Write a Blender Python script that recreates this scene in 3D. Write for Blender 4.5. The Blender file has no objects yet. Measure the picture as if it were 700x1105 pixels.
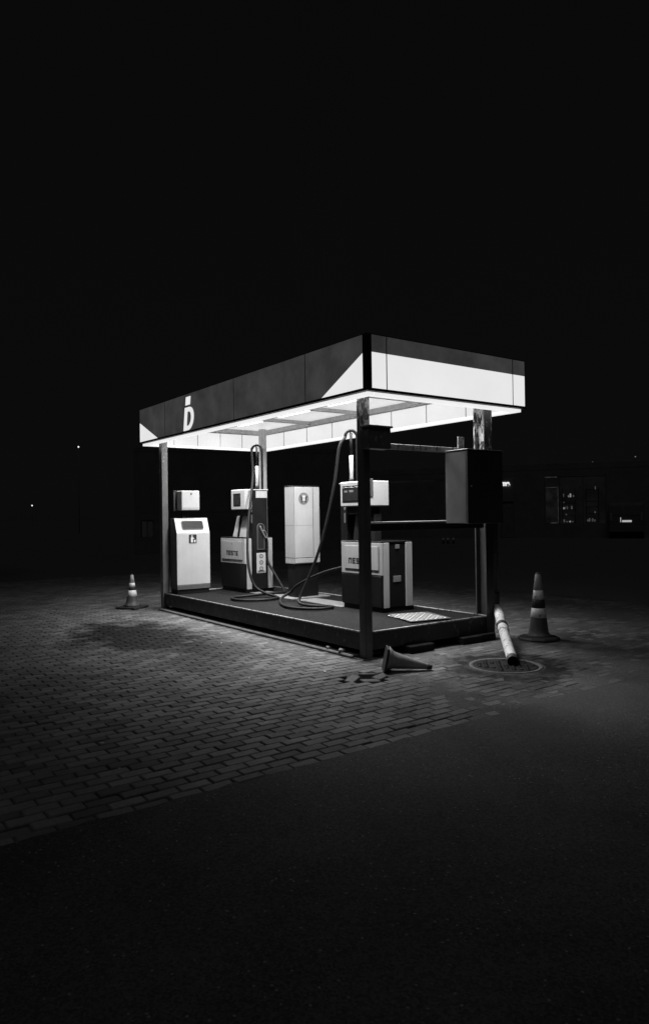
import bpy, bmesh, math, random
from mathutils import Vector, Matrix, noise
R = random.Random(7)
S = bpy.context.scene
COL = S.collection
PI = math.pi

# ------------------------------------------------------------------ materials
def newmat(name):
    m = bpy.data.materials.new(name); m.use_nodes = True
    nt = m.node_tree; b = nt.nodes['Principled BSDF']
    return m, nt, b

def nd(nt, t, **kw):
    n = nt.nodes.new(t)
    for k, v in kw.items(): setattr(n, k, v)
    return n

def mathn(nt, op, a, b=None, clamp=False):
    n = nd(nt, 'ShaderNodeMath', operation=op); n.use_clamp = clamp
    for i, v in enumerate((a, b)):
        if v is None: continue
        if isinstance(v, (int, float)): n.inputs[i].default_value = v
        else: nt.links.new(v, n.inputs[i])
    return n.outputs[0]

def ramp(nt, fac, stops):
    r = nd(nt, 'ShaderNodeValToRGB'); el = r.color_ramp.elements
    while len(el) < len(stops): el.new(0.5)
    for e, (p, v) in zip(el, stops):
        e.position = p; e.color = (v, v, v, 1)
    nt.links.new(fac, r.inputs[0]); return r.outputs[0]

def noisen(nt, scale, detail=5, rough=.55, vec=None, dist=0):
    n = nd(nt, 'ShaderNodeTexNoise'); n.inputs['Scale'].default_value = scale
    n.inputs['Detail'].default_value = detail; n.inputs['Roughness'].default_value = rough
    n.inputs['Distortion'].default_value = dist
    if vec is None:
        vec = nd(nt, 'ShaderNodeTexCoord').outputs['Object']
    nt.links.new(vec, n.inputs['Vector']); return n.outputs['Fac']

def bump(nt, b, h, strength=.3, dist=.01):
    n = nd(nt, 'ShaderNodeBump'); n.inputs['Strength'].default_value = strength
    n.inputs['Distance'].default_value = dist
    nt.links.new(h, n.inputs['Height']); nt.links.new(n.outputs[0], b.inputs['Normal'])

def paint(name, base, rough=.45, metal=0., var=.2, scale=6., bmp=.05, streak=0., chips=0., chipval=.6, bscale=60, above=None):
    """painted / plain surface: base grey with blotchy variation, optional vertical streaks and chipped paint"""
    m, nt, b = newmat(name)
    tc = nd(nt, 'ShaderNodeTexCoord').outputs['Object']
    f = noisen(nt, scale, 6, .6, tc)
    col = ramp(nt, f, [(.25, base*(1-var)), (.75, min(base*(1+var*.6), .95))])
    if streak:
        mp = nd(nt, 'ShaderNodeMapping'); mp.inputs['Scale'].default_value = (14, 14, .9)
        nt.links.new(tc, mp.inputs[0])
        s = noisen(nt, 2.2, 4, .6, mp.outputs[0])
        s = ramp(nt, s, [(.42, 1 - streak), (.6, 1)])
        mx = nd(nt, 'ShaderNodeMix', data_type='RGBA', blend_type='MULTIPLY'); mx.inputs[0].default_value = 1
        nt.links.new(col, mx.inputs[6]); nt.links.new(s, mx.inputs[7]); col = mx.outputs[2]
    if chips:
        mp = nd(nt, 'ShaderNodeMapping'); mp.inputs['Scale'].default_value = (1, 1, .45)
        nt.links.new(tc, mp.inputs[0])
        c = noisen(nt, 26, 7, .62, mp.outputs[0], .4)
        c = ramp(nt, c, [(.63 - chips*.16, 0), (.655 - chips*.16, 1)])
        if above is not None:
            sz = nd(nt, 'ShaderNodeSeparateXYZ'); nt.links.new(tc, sz.inputs[0])
            zz = mathn(nt, 'ADD', sz.outputs[2], mathn(nt, 'MULTIPLY', f, .5))
            c = mathn(nt, 'MULTIPLY', c, ramp(nt, mathn(nt, 'MULTIPLY', mathn(nt, 'SUBTRACT', zz, above), 1.), [(.2, .0), (.35, 1)]))
        mx = nd(nt, 'ShaderNodeMix', data_type='RGBA'); nt.links.new(c, mx.inputs[0])
        nt.links.new(col, mx.inputs[6]); mx.inputs[7].default_value = (chipval,)*3 + (1,); col = mx.outputs[2]
    nt.links.new(col, b.inputs['Base Color'])
    b.inputs['Metallic'].default_value = metal
    rr = ramp(nt, noisen(nt, scale*2.3, 5, .6, tc), [(.3, max(rough-.1, .05)), (.7, min(rough+.12, 1))])
    nt.links.new(rr, b.inputs['Roughness'])
    if bmp: bump(nt, b, noisen(nt, bscale, 4, .6, tc), bmp, .01)
    return m

def glow(name, val, strength, var=0., scale=3., base=.6):
    m, nt, b = newmat(name)
    b.inputs['Base Color'].default_value = (base,)*3 + (1,); b.inputs['Roughness'].default_value = .45
    if var:
        c = ramp(nt, noisen(nt, scale, 5, .6), [(.3, val*(1-var)), (.7, val*(1+var*.5))])
        nt.links.new(c, b.inputs['Emission Color'])
    else:
        b.inputs['Emission Color'].default_value = (val,)*3 + (1,)
    b.inputs['Emission Strength'].default_value = strength
    m.cycles.emission_sampling = 'NONE'      # the area lamps in the ceiling slots carry the light
    return m

M = {}
M['white'] = paint('white_enamel', .46, .38, 0, .10, 3.5, .02, .03)
M['white_low'] = paint('white_enamel_dusty', .44, .42, 0, .15, 4., .02, .06)
M['black'] = paint('black_enamel', .011, .42, 0, .35, 5., .03)
M['dark'] = paint('dark_steel_paint', .017, .48, 0, .4, 5., .08, 0, .12, .10)
M['post'] = paint('post_grey_paint', .085, .5, 0, .3, 6., .10, .2, .75, .45, 60, 2.45)
M['post_peel'] = paint('post_peeling_paint', .07, .55, 0, .35, 6., .15, .2, .8, .8, 60, 2.05)
M['post_flange'] = paint('post_flange_paint', .05, .5, 0, .3, 6., .10, .2, .3, .3, 60, 2.2)
M['post_chip'] = paint('post_chipped_paint', .13, .5, 0, .2, 6., .08, .1, .15, .6, 60, 2.2)
M['rail'] = paint('rail_galvanised', .42, .45, .4, .35, 9., .15, 0, .5, .08)
M['elec'] = paint('cabinet_grey_paint', .09, .45, 0, .2, 4., .05, .06)
M['elec_door'] = paint('cabinet_door_dark_paint', .05, .4, 0, .3, 4., .03, .1)
M['deck'] = paint('deck_rubber', .008, .85, 0, .5, 9., .5, 0, 0, 0, 140)
M['deck'].node_tree.nodes['Principled BSDF'].inputs['Specular IOR Level'].default_value = .15
M['edge'] = paint('beam_edge_highlight', .34, .45, .2, .45, 14., .1, 0, .5, .07)  # pale coat for the highlight drawn along the platform beams
M['plate'] = paint('tread_plate_alu', .13, .45, .2, .3, 12., .05)
M['tread'] = paint('tread_worn_bright', .80, .4, .1, .15, 12., .0)
M['galv'] = paint('galvanised_plate', .22, .5, .15, .3, 8., .05)
M['rubber'] = paint('hose_rubber', .008, .6, 0, .3, 10., .05)
M['chrome'] = paint('nozzle_metal', .5, .3, .7, .2, 20., 0)
M['tube'] = paint('mast_sleeve', .55, .4, 0, .2, 9., .03, .1)
M['ink'] = paint('black_ink', .018, .5, 0, .2, 9., 0)
M['inkgrey'] = paint('grey_ink', .16, .5, 0, .2, 9., 0)
M['screen'] = paint('dark_screen', .03, .12, 0, .3, 4., 0)
M['sticker'] = paint('sticker_paper', .55, .5, 0, .25, 60., 0)
M['stickergrey'] = paint('faded_sticker', .22, .5, 0, .5, 70., 0)
M['beamwhite'] = paint('canopy_beam_paint', .6, .5, 0, .12, 4., .03, .15)
M['trim'] = paint('black_trim', .012, .45, 0, .3, 6., .03)
M['cone'] = paint('cone_plastic', .10, .55, 0, .28, 9., .06, .2)
M['conepale'] = paint('cone_plastic_faded', .27, .55, 0, .25, 9., .06, .2)
M['conetip'] = paint('cone_plastic_bleached', .40, .5, 0, .2, 9., .05, .1)
M['conebase'] = paint('cone_rubber_base', .030, .7, 0, .4, 9., .2)
M['band'] = paint('reflective_band', .92, .3, 0, .08, 12., .03, 0, .15, .12)
M['pipe'] = paint('pipe_plastic', .74, .45, 0, .18, 7., .04, .1, .3, .2)
M['pipedark'] = paint('downpipe_dark', .035, .5, 0, .3, 7., .05)
M['iron'] = paint('cast_iron', .018, .6, 0, .45, 22., .3)
M['ironlight'] = paint('cast_iron_worn', .10, .6, 0, .45, 22., .3)
M['dirt'] = paint('damp_dirt', .045, .85, 0, .75, 9., .6)
M['timber'] = paint('old_timber', .02, .8, 0, .45, 12., .3)
M['concrete'] = paint('concrete', .17, .85, 0, .35, 7., .4)
M['paper'] = paint('paper', .62, .7, 0, .1, 20., 0)
M['wallpale'] = paint('render_wall', .105, .8, 0, .25, 1.2, .15)
M['walldark'] = paint('dark_wall', .10, .8, 0, .3, 1.2, .15)
M['frame'] = paint('window_frame_paint', .10, .5, 0, .2, 4., .03)
M['car'] = paint('car_paint', .085, .6, 0, .1, 2., 0)
M['glass'] = paint('dark_glass', .10, .3, 0, .2, 1., 0)
M['tyre'] = paint('tyre_rubber', .02, .8, 0, .3, 10., .1)
M['g_white'] = glow('backlit_white_panel', .80, 1., .05, 1.3)
M['g_inner'] = glow('backlit_inner_panel', .80, 1., .06, 1.6, .06)
M['ceil'] = glow('ceiling_sheet_added_glow', .58, 1., .12, 1.1, .5)  # glow added to brighten the ceiling; no lamps stand behind it
M['g_lip'] = glow('backlit_bottom_diffuser', .86, 1., .05, 3.)
M['g_dark'] = glow('backlit_dark_film', .042, 1., .38, 2.4, .03)
M['g_tube'] = glow('fluorescent_tube', 1., 3.)
M['g_sign'] = glow('lit_sign_letters', .9, 1.)
M['g_lamp'] = glow('street_lamp_head', 1., 1.1)
M['g_dim'] = glow('dim_window_light', .0055, 1., .8, 2., .02)
M['g_room'] = glow('dimly_lit_room_wall', .0042, 1., .6, .6, .05)  # glow put into the room wall to lift the dark window opening
M['g_goods'] = glow('lit_goods', .055, 1., .9, 9., .05)  # goods here and below glow themselves in place of shop lamps
M['g_goods2'] = glow('bright_lit_goods', .22, 1., .8, 9., .05)
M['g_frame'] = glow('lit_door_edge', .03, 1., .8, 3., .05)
M['g_plate'] = glow('lit_number_plate', .42, 1.)

M['joint_grey'] = paint('panel_joint_grey', .30, .5, 0, .2, 9., 0)
# pavers: random tint per block, oil stains with a shape of their own, sand film
MHX, MHY = .88, -1.15
def paver_mat():
    m, nt, b = newmat('concrete_pavers')
    tc = nd(nt, 'ShaderNodeTexCoord').outputs['Object']
    geo = nd(nt, 'ShaderNodeNewGeometry')
    isl = geo.outputs['Random Per Island']
    base = ramp(nt, isl, [(0, .085), (.5, .135), (1, .185)])
    f = noisen(nt, 38, 6, .65, tc)
    f = ramp(nt, f, [(.3, .72), (.7, 1.12)])
    f2 = ramp(nt, noisen(nt, .9, 5, .6, tc), [(.32, .78), (.68, 1.12)])
    def mul(a, c):
        mx = nd(nt, 'ShaderNodeMix', data_type='RGBA', blend_type='MULTIPLY'); mx.inputs[0].default_value = 1
        nt.links.new(a, mx.inputs[6]); nt.links.new(c, mx.inputs[7]); return mx.outputs[2]
    col = mul(mul(base, f), f2)
    sp = nd(nt, 'ShaderNodeSeparateXYZ'); nt.links.new(tc, sp.inputs[0])
    nz = noisen(nt, 3.2, 5, .6, tc)
    for cx, cy, rx, ry, k in ((-1.30, 3.15, .78, 1.40, .08), (-.92, 1.65, .45, .74, .32), (-1.45, .98, .36, .54, .45), (-2.25, 3.0, .16, .35, .6), (-.15, -1.25, .4, .3, .7), (-3.6, 1.9, .35, .3, .75), (MHX, MHY, .70, .68, .2), (.35, -1.75, .5, .3, .6)):
        dx = mathn(nt, 'DIVIDE', mathn(nt, 'SUBTRACT', sp.outputs[0], cx), rx)
        dy = mathn(nt, 'DIVIDE', mathn(nt, 'SUBTRACT', sp.outputs[1], cy), ry)
        d = mathn(nt, 'SQRT', mathn(nt, 'ADD', mathn(nt, 'MULTIPLY', dx, dx), mathn(nt, 'MULTIPLY', dy, dy)))
        d = mathn(nt, 'ADD', d, mathn(nt, 'MULTIPLY', mathn(nt, 'SUBTRACT', nz, .5), 2.0))
        col = mul(col, ramp(nt, d, [(.72, k), (1.12 if k < .55 else 1.25, 1)]) if False else ramp(nt, mathn(nt, 'MULTIPLY', d, .5), [(.30, k), (.44, k+(1-k)*.35), (.62, 1)]))
    nt.links.new(col, b.inputs['Base Color'])
    nt.links.new(ramp(nt, nz, [(.3, .62), (.7, .85)]), b.inputs['Roughness'])
    bump(nt, b, noisen(nt, 170, 5, .7, tc), .35, .006)
    return m
M['paver'] = paver_mat()

def ground_mat(name, lo, hi, speck, bscale, bstr, spill=False, damp=False):
    m, nt, b = newmat(name)
    tc = nd(nt, 'ShaderNodeTexCoord').outputs['Object']
    c = ramp(nt, noisen(nt, .7, 7, .65, tc), [(.3, lo), (.7, hi)])
    v = nd(nt, 'ShaderNodeTexVoronoi'); v.inputs['Scale'].default_value = 95; nt.links.new(tc, v.inputs['Vector'])
    s = ramp(nt, v.outputs['Color'], [(.2, 1 - speck), (.9, 1 + speck)])
    mx = nd(nt, 'ShaderNodeMix', data_type='RGBA', blend_type='MULTIPLY'); mx.inputs[0].default_value = 1
    nt.links.new(c, mx.inputs[6]); nt.links.new(s, mx.inputs[7])
    g = ramp(nt, noisen(nt, 240, 3, .7, tc), [(.3, .6), (.72, 1.35)])
    mx2 = nd(nt, 'ShaderNodeMix', data_type='RGBA', blend_type='MULTIPLY'); mx2.inputs[0].default_value = 1
    nt.links.new(mx.outputs[2], mx2.inputs[6]); nt.links.new(g, mx2.inputs[7])
    out = mx2.outputs[2]
    if spill:
        big = ramp(nt, noisen(nt, .33, 5, .6, tc, .6), [(.38, .62), (.52, 1), (.66, 1.3)])
        v2 = nd(nt, 'ShaderNodeTexVoronoi'); v2.inputs['Scale'].default_value = 42; nt.links.new(tc, v2.inputs['Vector'])
        sx = nd(nt, 'ShaderNodeSeparateColor'); nt.links.new(v2.outputs['Color'], sx.inputs[0])
        st = mathn(nt, 'MULTIPLY', ramp(nt, sx.outputs[0], [(.90, 0), (.93, 1)]), ramp(nt, v2.outputs['Distance'], [(.16, 1), (.30, 0)]))
        mq = nd(nt, 'ShaderNodeMix', data_type='RGBA', blend_type='MULTIPLY'); mq.inputs[0].default_value = 1
        nt.links.new(out, mq.inputs[6]); nt.links.new(big, mq.inputs[7])
        ms_ = nd(nt, 'ShaderNodeMix', data_type='RGBA'); nt.links.new(st, ms_.inputs[0]); nt.links.new(mq.outputs[2], ms_.inputs[6]); ms_.inputs[7].default_value = (.20, .20, .20, 1)
        out = ms_.outputs[2]
    if spill:      # sand washed over the joint between pavers and asphalt
        sp = nd(nt, 'ShaderNodeSeparateXYZ'); nt.links.new(tc, sp.inputs[0])
        yv = mathn(nt, 'ADD', mathn(nt, 'MULTIPLY', mathn(nt, 'ADD', sp.outputs[1], 2.25), 1.1), mathn(nt, 'MULTIPLY', mathn(nt, 'SUBTRACT', noisen(nt, 1.7, 6, .65, tc), .5), 2.4))
        xv = mathn(nt, 'MULTIPLY', mathn(nt, 'ADD', sp.outputs[0], 1.6), .35, True)
        fm = mathn(nt, 'MULTIPLY', ramp(nt, mathn(nt, 'ADD', yv, 1.0), [(.12, 0), (1.0, .85)]), xv)
        mx3 = nd(nt, 'ShaderNodeMix', data_type='RGBA'); nt.links.new(fm, mx3.inputs[0]); nt.links.new(out, mx3.inputs[6])
        sd = ramp(nt, noisen(nt, 34, 7, .7, tc), [(.3, .06), (.7, .12)]); nt.links.new(sd, mx3.inputs[7]); out = mx3.outputs[2]
    if damp:       # damp soil round the manhole and a few dark blotches
        sp = nd(nt, 'ShaderNodeSeparateXYZ'); nt.links.new(tc, sp.inputs[0]); nzz = noisen(nt, 4.2, 6, .65, tc)
        for cx, cy, rx, ry, k in ((MHX, MHY, .70, .68, .14), (.35, -1.75, .5, .3, .6), (2.9, -.5, .5, .25, .55), (3.4, -1.2, .3, .2, .55)):
            dx = mathn(nt, 'DIVIDE', mathn(nt, 'SUBTRACT', sp.outputs[0], cx), rx); dy = mathn(nt, 'DIVIDE', mathn(nt, 'SUBTRACT', sp.outputs[1], cy), ry)
            d = mathn(nt, 'SQRT', mathn(nt, 'ADD', mathn(nt, 'MULTIPLY', dx, dx), mathn(nt, 'MULTIPLY', dy, dy)))
            d = mathn(nt, 'MULTIPLY', mathn(nt, 'ADD', d, mathn(nt, 'MULTIPLY', mathn(nt, 'SUBTRACT', nzz, .5), 2.2)), .5)
            mz = nd(nt, 'ShaderNodeMix', data_type='RGBA', blend_type='MULTIPLY'); mz.inputs[0].default_value = 1
            nt.links.new(out, mz.inputs[6]); nt.links.new(ramp(nt, d, [(.30, k), (.44, k+(1-k)*.35), (.62, 1)]), mz.inputs[7]); out = mz.outputs[2]
    nt.links.new(out, b.inputs['Base Color'])
    b.inputs['Roughness'].default_value = .85
    h = mathn(nt, 'ADD', noisen(nt, bscale, 6, .7, tc), mathn(nt, 'MULTIPLY', v.outputs['Distance'], .6))
    bump(nt, b, h, bstr, .008)
    return m
M['asphalt'] = ground_mat('old_asphalt', .054, .086, .35, 120, .7, True)
M['sand'] = ground_mat('joint_sand', .075, .135, .3, 90, .5, False, True)

# ------------------------------------------------------------------ mesh helpers
class MB:
    def __init__(s): s.bm = bmesh.new()
    def box(s, x0, x1, y0, y1, z0, z1, bev=.004, seg=1, mtx=None):
        r = bmesh.ops.create_cube(s.bm, size=1)
        vs = r['verts']
        bmesh.ops.scale(s.bm, vec=(x1-x0, y1-y0, z1-z0), verts=vs)
        bmesh.ops.translate(s.bm, vec=((x0+x1)/2, (y0+y1)/2, (z0+z1)/2), verts=vs)
        if bev > 0:
            bev = min(bev, .3*min(x1-x0, y1-y0, z1-z0))
            es = list({e for v in vs for e in v.link_edges})
            r = bmesh.ops.bevel(s.bm, geom=es, offset=bev, segments=seg, affect='EDGES', profile=.5)
            vs = list({v for f in r['faces'] for v in f.verts} | {v for v in vs if v.is_valid})
        if mtx is not None: bmesh.ops.transform(s.bm, matrix=mtx, verts=vs)
        return s
    def prism(s, pts, d, bev=0):
        """closed outline of 3-D points extruded by the vector d"""
        d = Vector(d)
        a = [s.bm.verts.new(p) for p in pts]; b = [s.bm.verts.new(Vector(p)+d) for p in pts]
        n = len(pts)
        fs = [s.bm.faces.new(a[::-1]), s.bm.faces.new(b)]
        for i in range(n): fs.append(s.bm.faces.new((a[i], a[(i+1) % n], b[(i+1) % n], b[i])))
        bmesh.ops.recalc_face_normals(s.bm, faces=fs)
        if bev:
            es = list({e for f in fs for e in f.edges})
            bmesh.ops.bevel(s.bm, geom=es, offset=bev, segments=1, affect='EDGES', profile=.5)
        return s
    def lathe(s, prof, c=(0, 0, 0), n=28, mtx=None, squash=None):
        rows = []
        for r, z in prof:
            row = []
            for i in range(n):
                a = 2*PI*i/n
                p = Vector((c[0]+r*math.cos(a), c[1]+r*math.sin(a), c[2]+z))
                if mtx is not None: p = mtx @ p
                row.append(s.bm.verts.new(p))
            rows.append(row)
        for k in range(len(rows)-1):
            for i in range(n):
                j = (i+1) % n
                f = s.bm.faces.new((rows[k][i], rows[k][j], rows[k+1][j], rows[k+1][i])); f.smooth = True
        s.bm.faces.new(rows[0][::-1]); s.bm.faces.new(rows[-1])
        return s
    def tube(s, pts, r, n=10, cap=True, smooth=8, rfun=None):
        P = [Vector(p) for p in pts]
        if smooth and len(P) > 2:
            Q = []
            for i in range(len(P)-1):
                p0 = P[max(i-1, 0)]; p1 = P[i]; p2 = P[i+1]; p3 = P[min(i+2, len(P)-1)]
                for k in range(smooth):
                    t = k/smooth
                    Q.append(.5*((2*p1)+(p2-p0)*t+(2*p0-5*p1+4*p2-p3)*t*t+(3*p1-p0-3*p2+p3)*t**3))
            Q.append(P[-1]); P = Q
        rows = []; up = None
        for i, p in enumerate(P):
            t = (P[min(i+1, len(P)-1)]-P[max(i-1, 0)]).normalized()
            if up is None:
                up = Vector((0, 0, 1)) if abs(t.z) < .9 else Vector((1, 0, 0))
            a = t.cross(up)
            if a.length < 1e-6: a = t.orthogonal()
            a.normalize(); b = a.cross(t).normalized(); up = b
            rr = r if rfun is None else rfun(i/(len(P)-1))
            rows.append([s.bm.verts.new(p+a*rr*math.cos(2*PI*k/n)+b*rr*math.sin(2*PI*k/n)) for k in range(n)])
        for k in range(len(rows)-1):
            for i in range(n):
                j = (i+1) % n
                f = s.bm.faces.new((rows[k][i], rows[k][j], rows[k+1][j], rows[k+1][i])); f.smooth = True
        if cap:
            s.bm.faces.new(rows[0][::-1]); s.bm.faces.new(rows[-1])
        return s

def spec(key, v): M[key].node_tree.nodes['Principled BSDF'].inputs['Specular IOR Level'].default_value = v
for k_, v_ in (('black', .2), ('paver', .15), ('sand', .1), ('asphalt', .2), ('dark', .3), ('rubber', .2), ('white', .35), ('white_low', .35), ('iron', .1), ('ironlight', .15), ('dirt', .1), ('timber', .05), ('car', .1)): spec(k_, v_)

def world_loc(o):
    v = Vector((0, 0, 0))
    while o is not None:
        v += Vector(o.location); o = o.parent
    return v

def obj(name, mb, mat, parent=None, loc=None):
    """link ONE mesh; geometry is given in world coordinates and re-based on the parent's (or loc's) origin"""
    bm = mb.bm
    base = world_loc(parent) if parent is not None else Vector(loc or (0, 0, 0))
    bmesh.ops.translate(bm, vec=-base, verts=bm.verts[:])
    bmesh.ops.recalc_face_normals(bm, faces=bm.faces[:])
    me = bpy.data.meshes.new(name); bm.to_mesh(me); bm.free()
    me.materials.append(M[mat] if isinstance(mat, str) else mat)
    o = bpy.data.objects.new(name, me); COL.objects.link(o)
    if parent is not None: o.parent = parent
    elif loc: o.location = loc
    return o

def tag(o, label=None, cat=None, group=None, kind=None):
    if label: o['label'] = label
    if cat: o['category'] = cat
    if group: o['group'] = group
    if kind: o['kind'] = kind
    return o

def thing(name, label, cat, loc, group=None, rotz=0):
    o = bpy.data.objects.new(name, None); COL.objects.link(o)
    o.location = loc; o.rotation_euler = (0, 0, rotz); o.empty_display_size = .2
    return tag(o, label, cat, group)

def text_mb(txt, size, mtx, depth=.004, bold=.0):
    cu = bpy.data.curves.new('lettering', 'FONT'); cu.body = txt; cu.size = size; cu.extrude = depth; cu.offset = bold
    o = bpy.data.objects.new('lettering', cu); COL.objects.link(o)
    dg = bpy.context.evaluated_depsgraph_get(); dg.update()
    me = bpy.data.meshes.new_from_object(o.evaluated_get(dg))
    mb = MB(); mb.bm.from_mesh(me); bmesh.ops.transform(mb.bm, matrix=mtx, verts=mb.bm.verts[:])
    bpy.data.objects.remove(o); bpy.data.curves.remove(cu); bpy.data.meshes.remove(me)
    return mb

# ------------------------------------------------------------------ ground
PX0, PX1, PY0, PY1 = -13., 6.4, -2.25, 13.0
def ssm(a, b, v):
    t = max(0., min(1., (v-a)/(b-a))); return t*t*(3-2*t)
def und(x, y):
    return .011*noise.noise((x*.6, y*.6, 3.1)) + .005*noise.noise((x*1.7, y*1.7, 8.))
def hole(x, y):      # where broken paving has sunk in front of the corner post
    u, v = x+.50, y+.60
    return math.hypot(u/.27, v/.22)+.25*noise.noise((x*5, y*5, 1))
MH = (.88, -1.15)
def sandiness(x, y):
    s = ssm(-1.1, .5, x)*ssm(2.6, -.6, y)
    s = max(s, ssm(1.6, 3.2, x))
    s = max(s, .85*ssm(-1.25, -.25, x))
    return max(0., min(1., s + .35*noise.noise((x*1.1, y*1.1, 0))*min(1., s*2+.15)))

# asphalt: one sheet out to the horizon with an opening where the pavers lie
mb = MB(); bm = mb.bm
xs = [-700, -120, -40, PX0] + [PX0+i*.42 for i in range(1, 18)] + [-5.6+i*.07 for i in range(0, 130)] + [PX1-2.6+i*.4 for i in range(6)] + [PX1, 12, 40, 120, 700]
ys = [-700, -120, -40, -12] + [-12+i*.4 for i in range(1, 24)] + [PY0, PY1, 40, 120, 700]
grid = {}
for i, x in enumerate(xs):
    for j, y in enumerate(ys):
        z = .006*noise.noise((x*.4, y*.4, 5.)) if abs(x) < 15 and -12 < y < 12 else 0
        yy_ = y
        if y == PY0 and abs(x) < 20:
            z = .004*noise.noise((x*2, 1, 1))+.006+.006*ssm(-1., 2., x)
            yy_ = y + max(.004, .012 + .035*noise.noise((x*3.1, 7, 1)) + .03*noise.noise((x*9, 3, 1)) + .09*ssm(-1.5, 2.5, x)*(1+1.5*noise.noise((x*1.3, 2, 2))))
        grid[i, j] = bm.verts.new((x, yy_, z-.002))
for i in range(len(xs)-1):
    for j in range(len(ys)-1):
        if PX0 <= xs[i] < PX1 and ys[j] == PY0: continue
        bm.faces.new((grid[i, j], grid[i+1, j], grid[i+1, j+1], grid[i, j+1]))
for f in bm.faces: f.smooth = True
tag(obj('asphalt_ground', mb, 'asphalt'), kind='structure')

# pavers
mb = MB(); bm = mb.bm
L, W_, J = .20, .10, .005
row = 0
y = PY0
while y < PY1:
    off = (row % 2)*L/2
    x = PX0 - off
    while x < PX1:
        cx, cy = x+L/2, y+W_/2
        mx_ = math.hypot(cx-MH[0], cy-MH[1])
        if hole(cx, cy) > 1 and mx_ > .47 and not (-.08 < cx < 2.1 and .0 < cy < 5.4):
            rz = R.gauss(0, .006); dz = und(cx, cy)+R.gauss(0, .0018)-(R.random()**3*.012 if row < 2 else 0)
            tx, ty = R.gauss(0, .014), R.gauss(0, .010)
            c, s_ = math.cos(rz), math.sin(rz)
            jx = J/2+R.random()*.0015
            hx, hy = L/2-jx, W_/2-jx
            def P(u, v, z):
                return bm.verts.new((cx+u*c-v*s_, cy+u*s_+v*c, dz+z+tx*v+ty*u))
            lo = [P(a*hx, b*hy, -.05) for a, b in ((-1, -1), (1, -1), (1, 1), (-1, 1))]
            mi = [P(a*hx, b*hy, -.0065) for a, b in ((-1, -1), (1, -1), (1, 1), (-1, 1))]
            hi = [P(a*(hx-.007), b*(hy-.007), 0) for a, b in ((-1, -1), (1, -1), (1, 1), (-1, 1))]
            bm.faces.new(hi)
            for k in range(4):
                q = (k+1) % 4
                bm.faces.new((mi[k], mi[q], hi[q], hi[k])); bm.faces.new((lo[k], lo[q], mi[q], mi[k]))
        x += L
    y += W_; row += 1
tag(obj('block_paving', mb, 'paver'), kind='structure')

# sand bed in the joints, spilling over the blocks on the right
mb = MB(); bm = mb.bm
def axis(a, b, f0, f1, fine, coarse):
    v = [a]; 
    while v[-1] < b-1e-6:
        v.append(min(b, v[-1]+(fine if f0 <= v[-1] < f1 else coarse)))
    return v
xs = axis(PX0, PX1, -1.6, 4.2, .05, .35); ys = axis(PY0, PY1, PY0, 2.6, .05, .35)
g = [[None]*len(ys) for _ in xs]
for i, x in enumerate(xs):
    for j, y in enumerate(ys):
        s = sandiness(x, y)
        z = und(x, y) - .016 + .0165*s + .0045*noise.noise((x*3.3, y*3.3, 2.))*s + .002*noise.noise((x*13, y*13, 2.))*s
        h = hole(x, y)
        if h < 1.15: z -= .055*ssm(1.15, .7, h)
        g[i][j] = bm.verts.new((x, y, z))
for i in range(len(xs)-1):
    for j in range(len(ys)-1):
        f = bm.faces.new((g[i][j], g[i+1][j], g[i+1][j+1], g[i][j+1])); f.smooth = True
tag(obj('joint_sand', mb, 'sand'), kind='structure')

# ------------------------------------------------------------------ kiosk frame: platform, posts, canopy
K = thing('fuel_kiosk', 'small fuel kiosk frame with lit flat canopy on four steel posts and dark raised platform', 'kiosk', (1., 2.7, 0))
PXL, PYL, ZP = 1.998, 5.38, .288
mb = MB(); mb.box(.07, PXL-.07, .07, PYL-.07, ZP-.05, ZP-.012, 0)
obj('floor_deck', mb, 'deck', K)
mb = MB(); mb.box(1.14, 1.50, 1.92, 5.29, ZP-.0115, ZP-.005, .002); obj('duct_cover', mb, 'galv', K)
def edge_beam(x0, x1, y0, y1):
    mb = MB(); mb.box(x0, x1, y0, y1, .089, ZP-.004, .004)
    o = obj('edge_beam', mb, 'dark', K)
    mb = MB()
    if x1-x0 < y1-y0: mb.tube([(x0+.006, y0+.004, ZP-.003), (x0+.006, y1-.004, ZP-.003)], .0105, 10, True, 0)
    else: mb.tube([(x0+.004, y0+.006, ZP-.003), (x1-.004, y0+.006, ZP-.003)], .0105, 10, True, 0)
    obj('edge_highlight', mb, 'edge', o)  # pale tube added to draw the bright line along the platform edge
edge_beam(0, .07, 0.0, PYL); edge_beam(PXL-.07, PXL, 0.0, PYL)
edge_beam(.0725, PXL-.0725, 0, .07); edge_beam(.0725, PXL-.0725, PYL-.07, PYL)
mb = MB(); mb.box(-.075, .35, .16, 5.36, -.02, .034, .012)
f = obj('foundation_strip', mb, 'concrete', K)
ZC = 3.15
# posts
mb = MB(); mb.box(-.008, .092, -.012, .09, 0, ZC, .004); mb.box(-.06, .13, -.04, .13, .0, .012, .002); obj('post', mb, 'post', K)
mb = MB(); mb.box(-.02, .085, 5.285, 5.395, 0, ZC, .004); obj('post', mb, 'post_chip', K)
mb = MB()
mb.box(1.915, 2.055, .15, .166, 0.0, ZC, .002); mb.box(1.98, 1.992, .004, .15, 0.0, ZC, 0)
pr = obj('post', mb, 'post_peel', K)
mb = MB(); mb.box(1.915, 2.055, -.012, .0035, 0.0, ZC, .002); obj('flange', mb, 'post_flange', pr)
mb = MB(); mb.box(1.915, 2.02, 5.27, 5.375, 0, ZC, .004); obj('post', mb, 'beamwhite', K)
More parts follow.
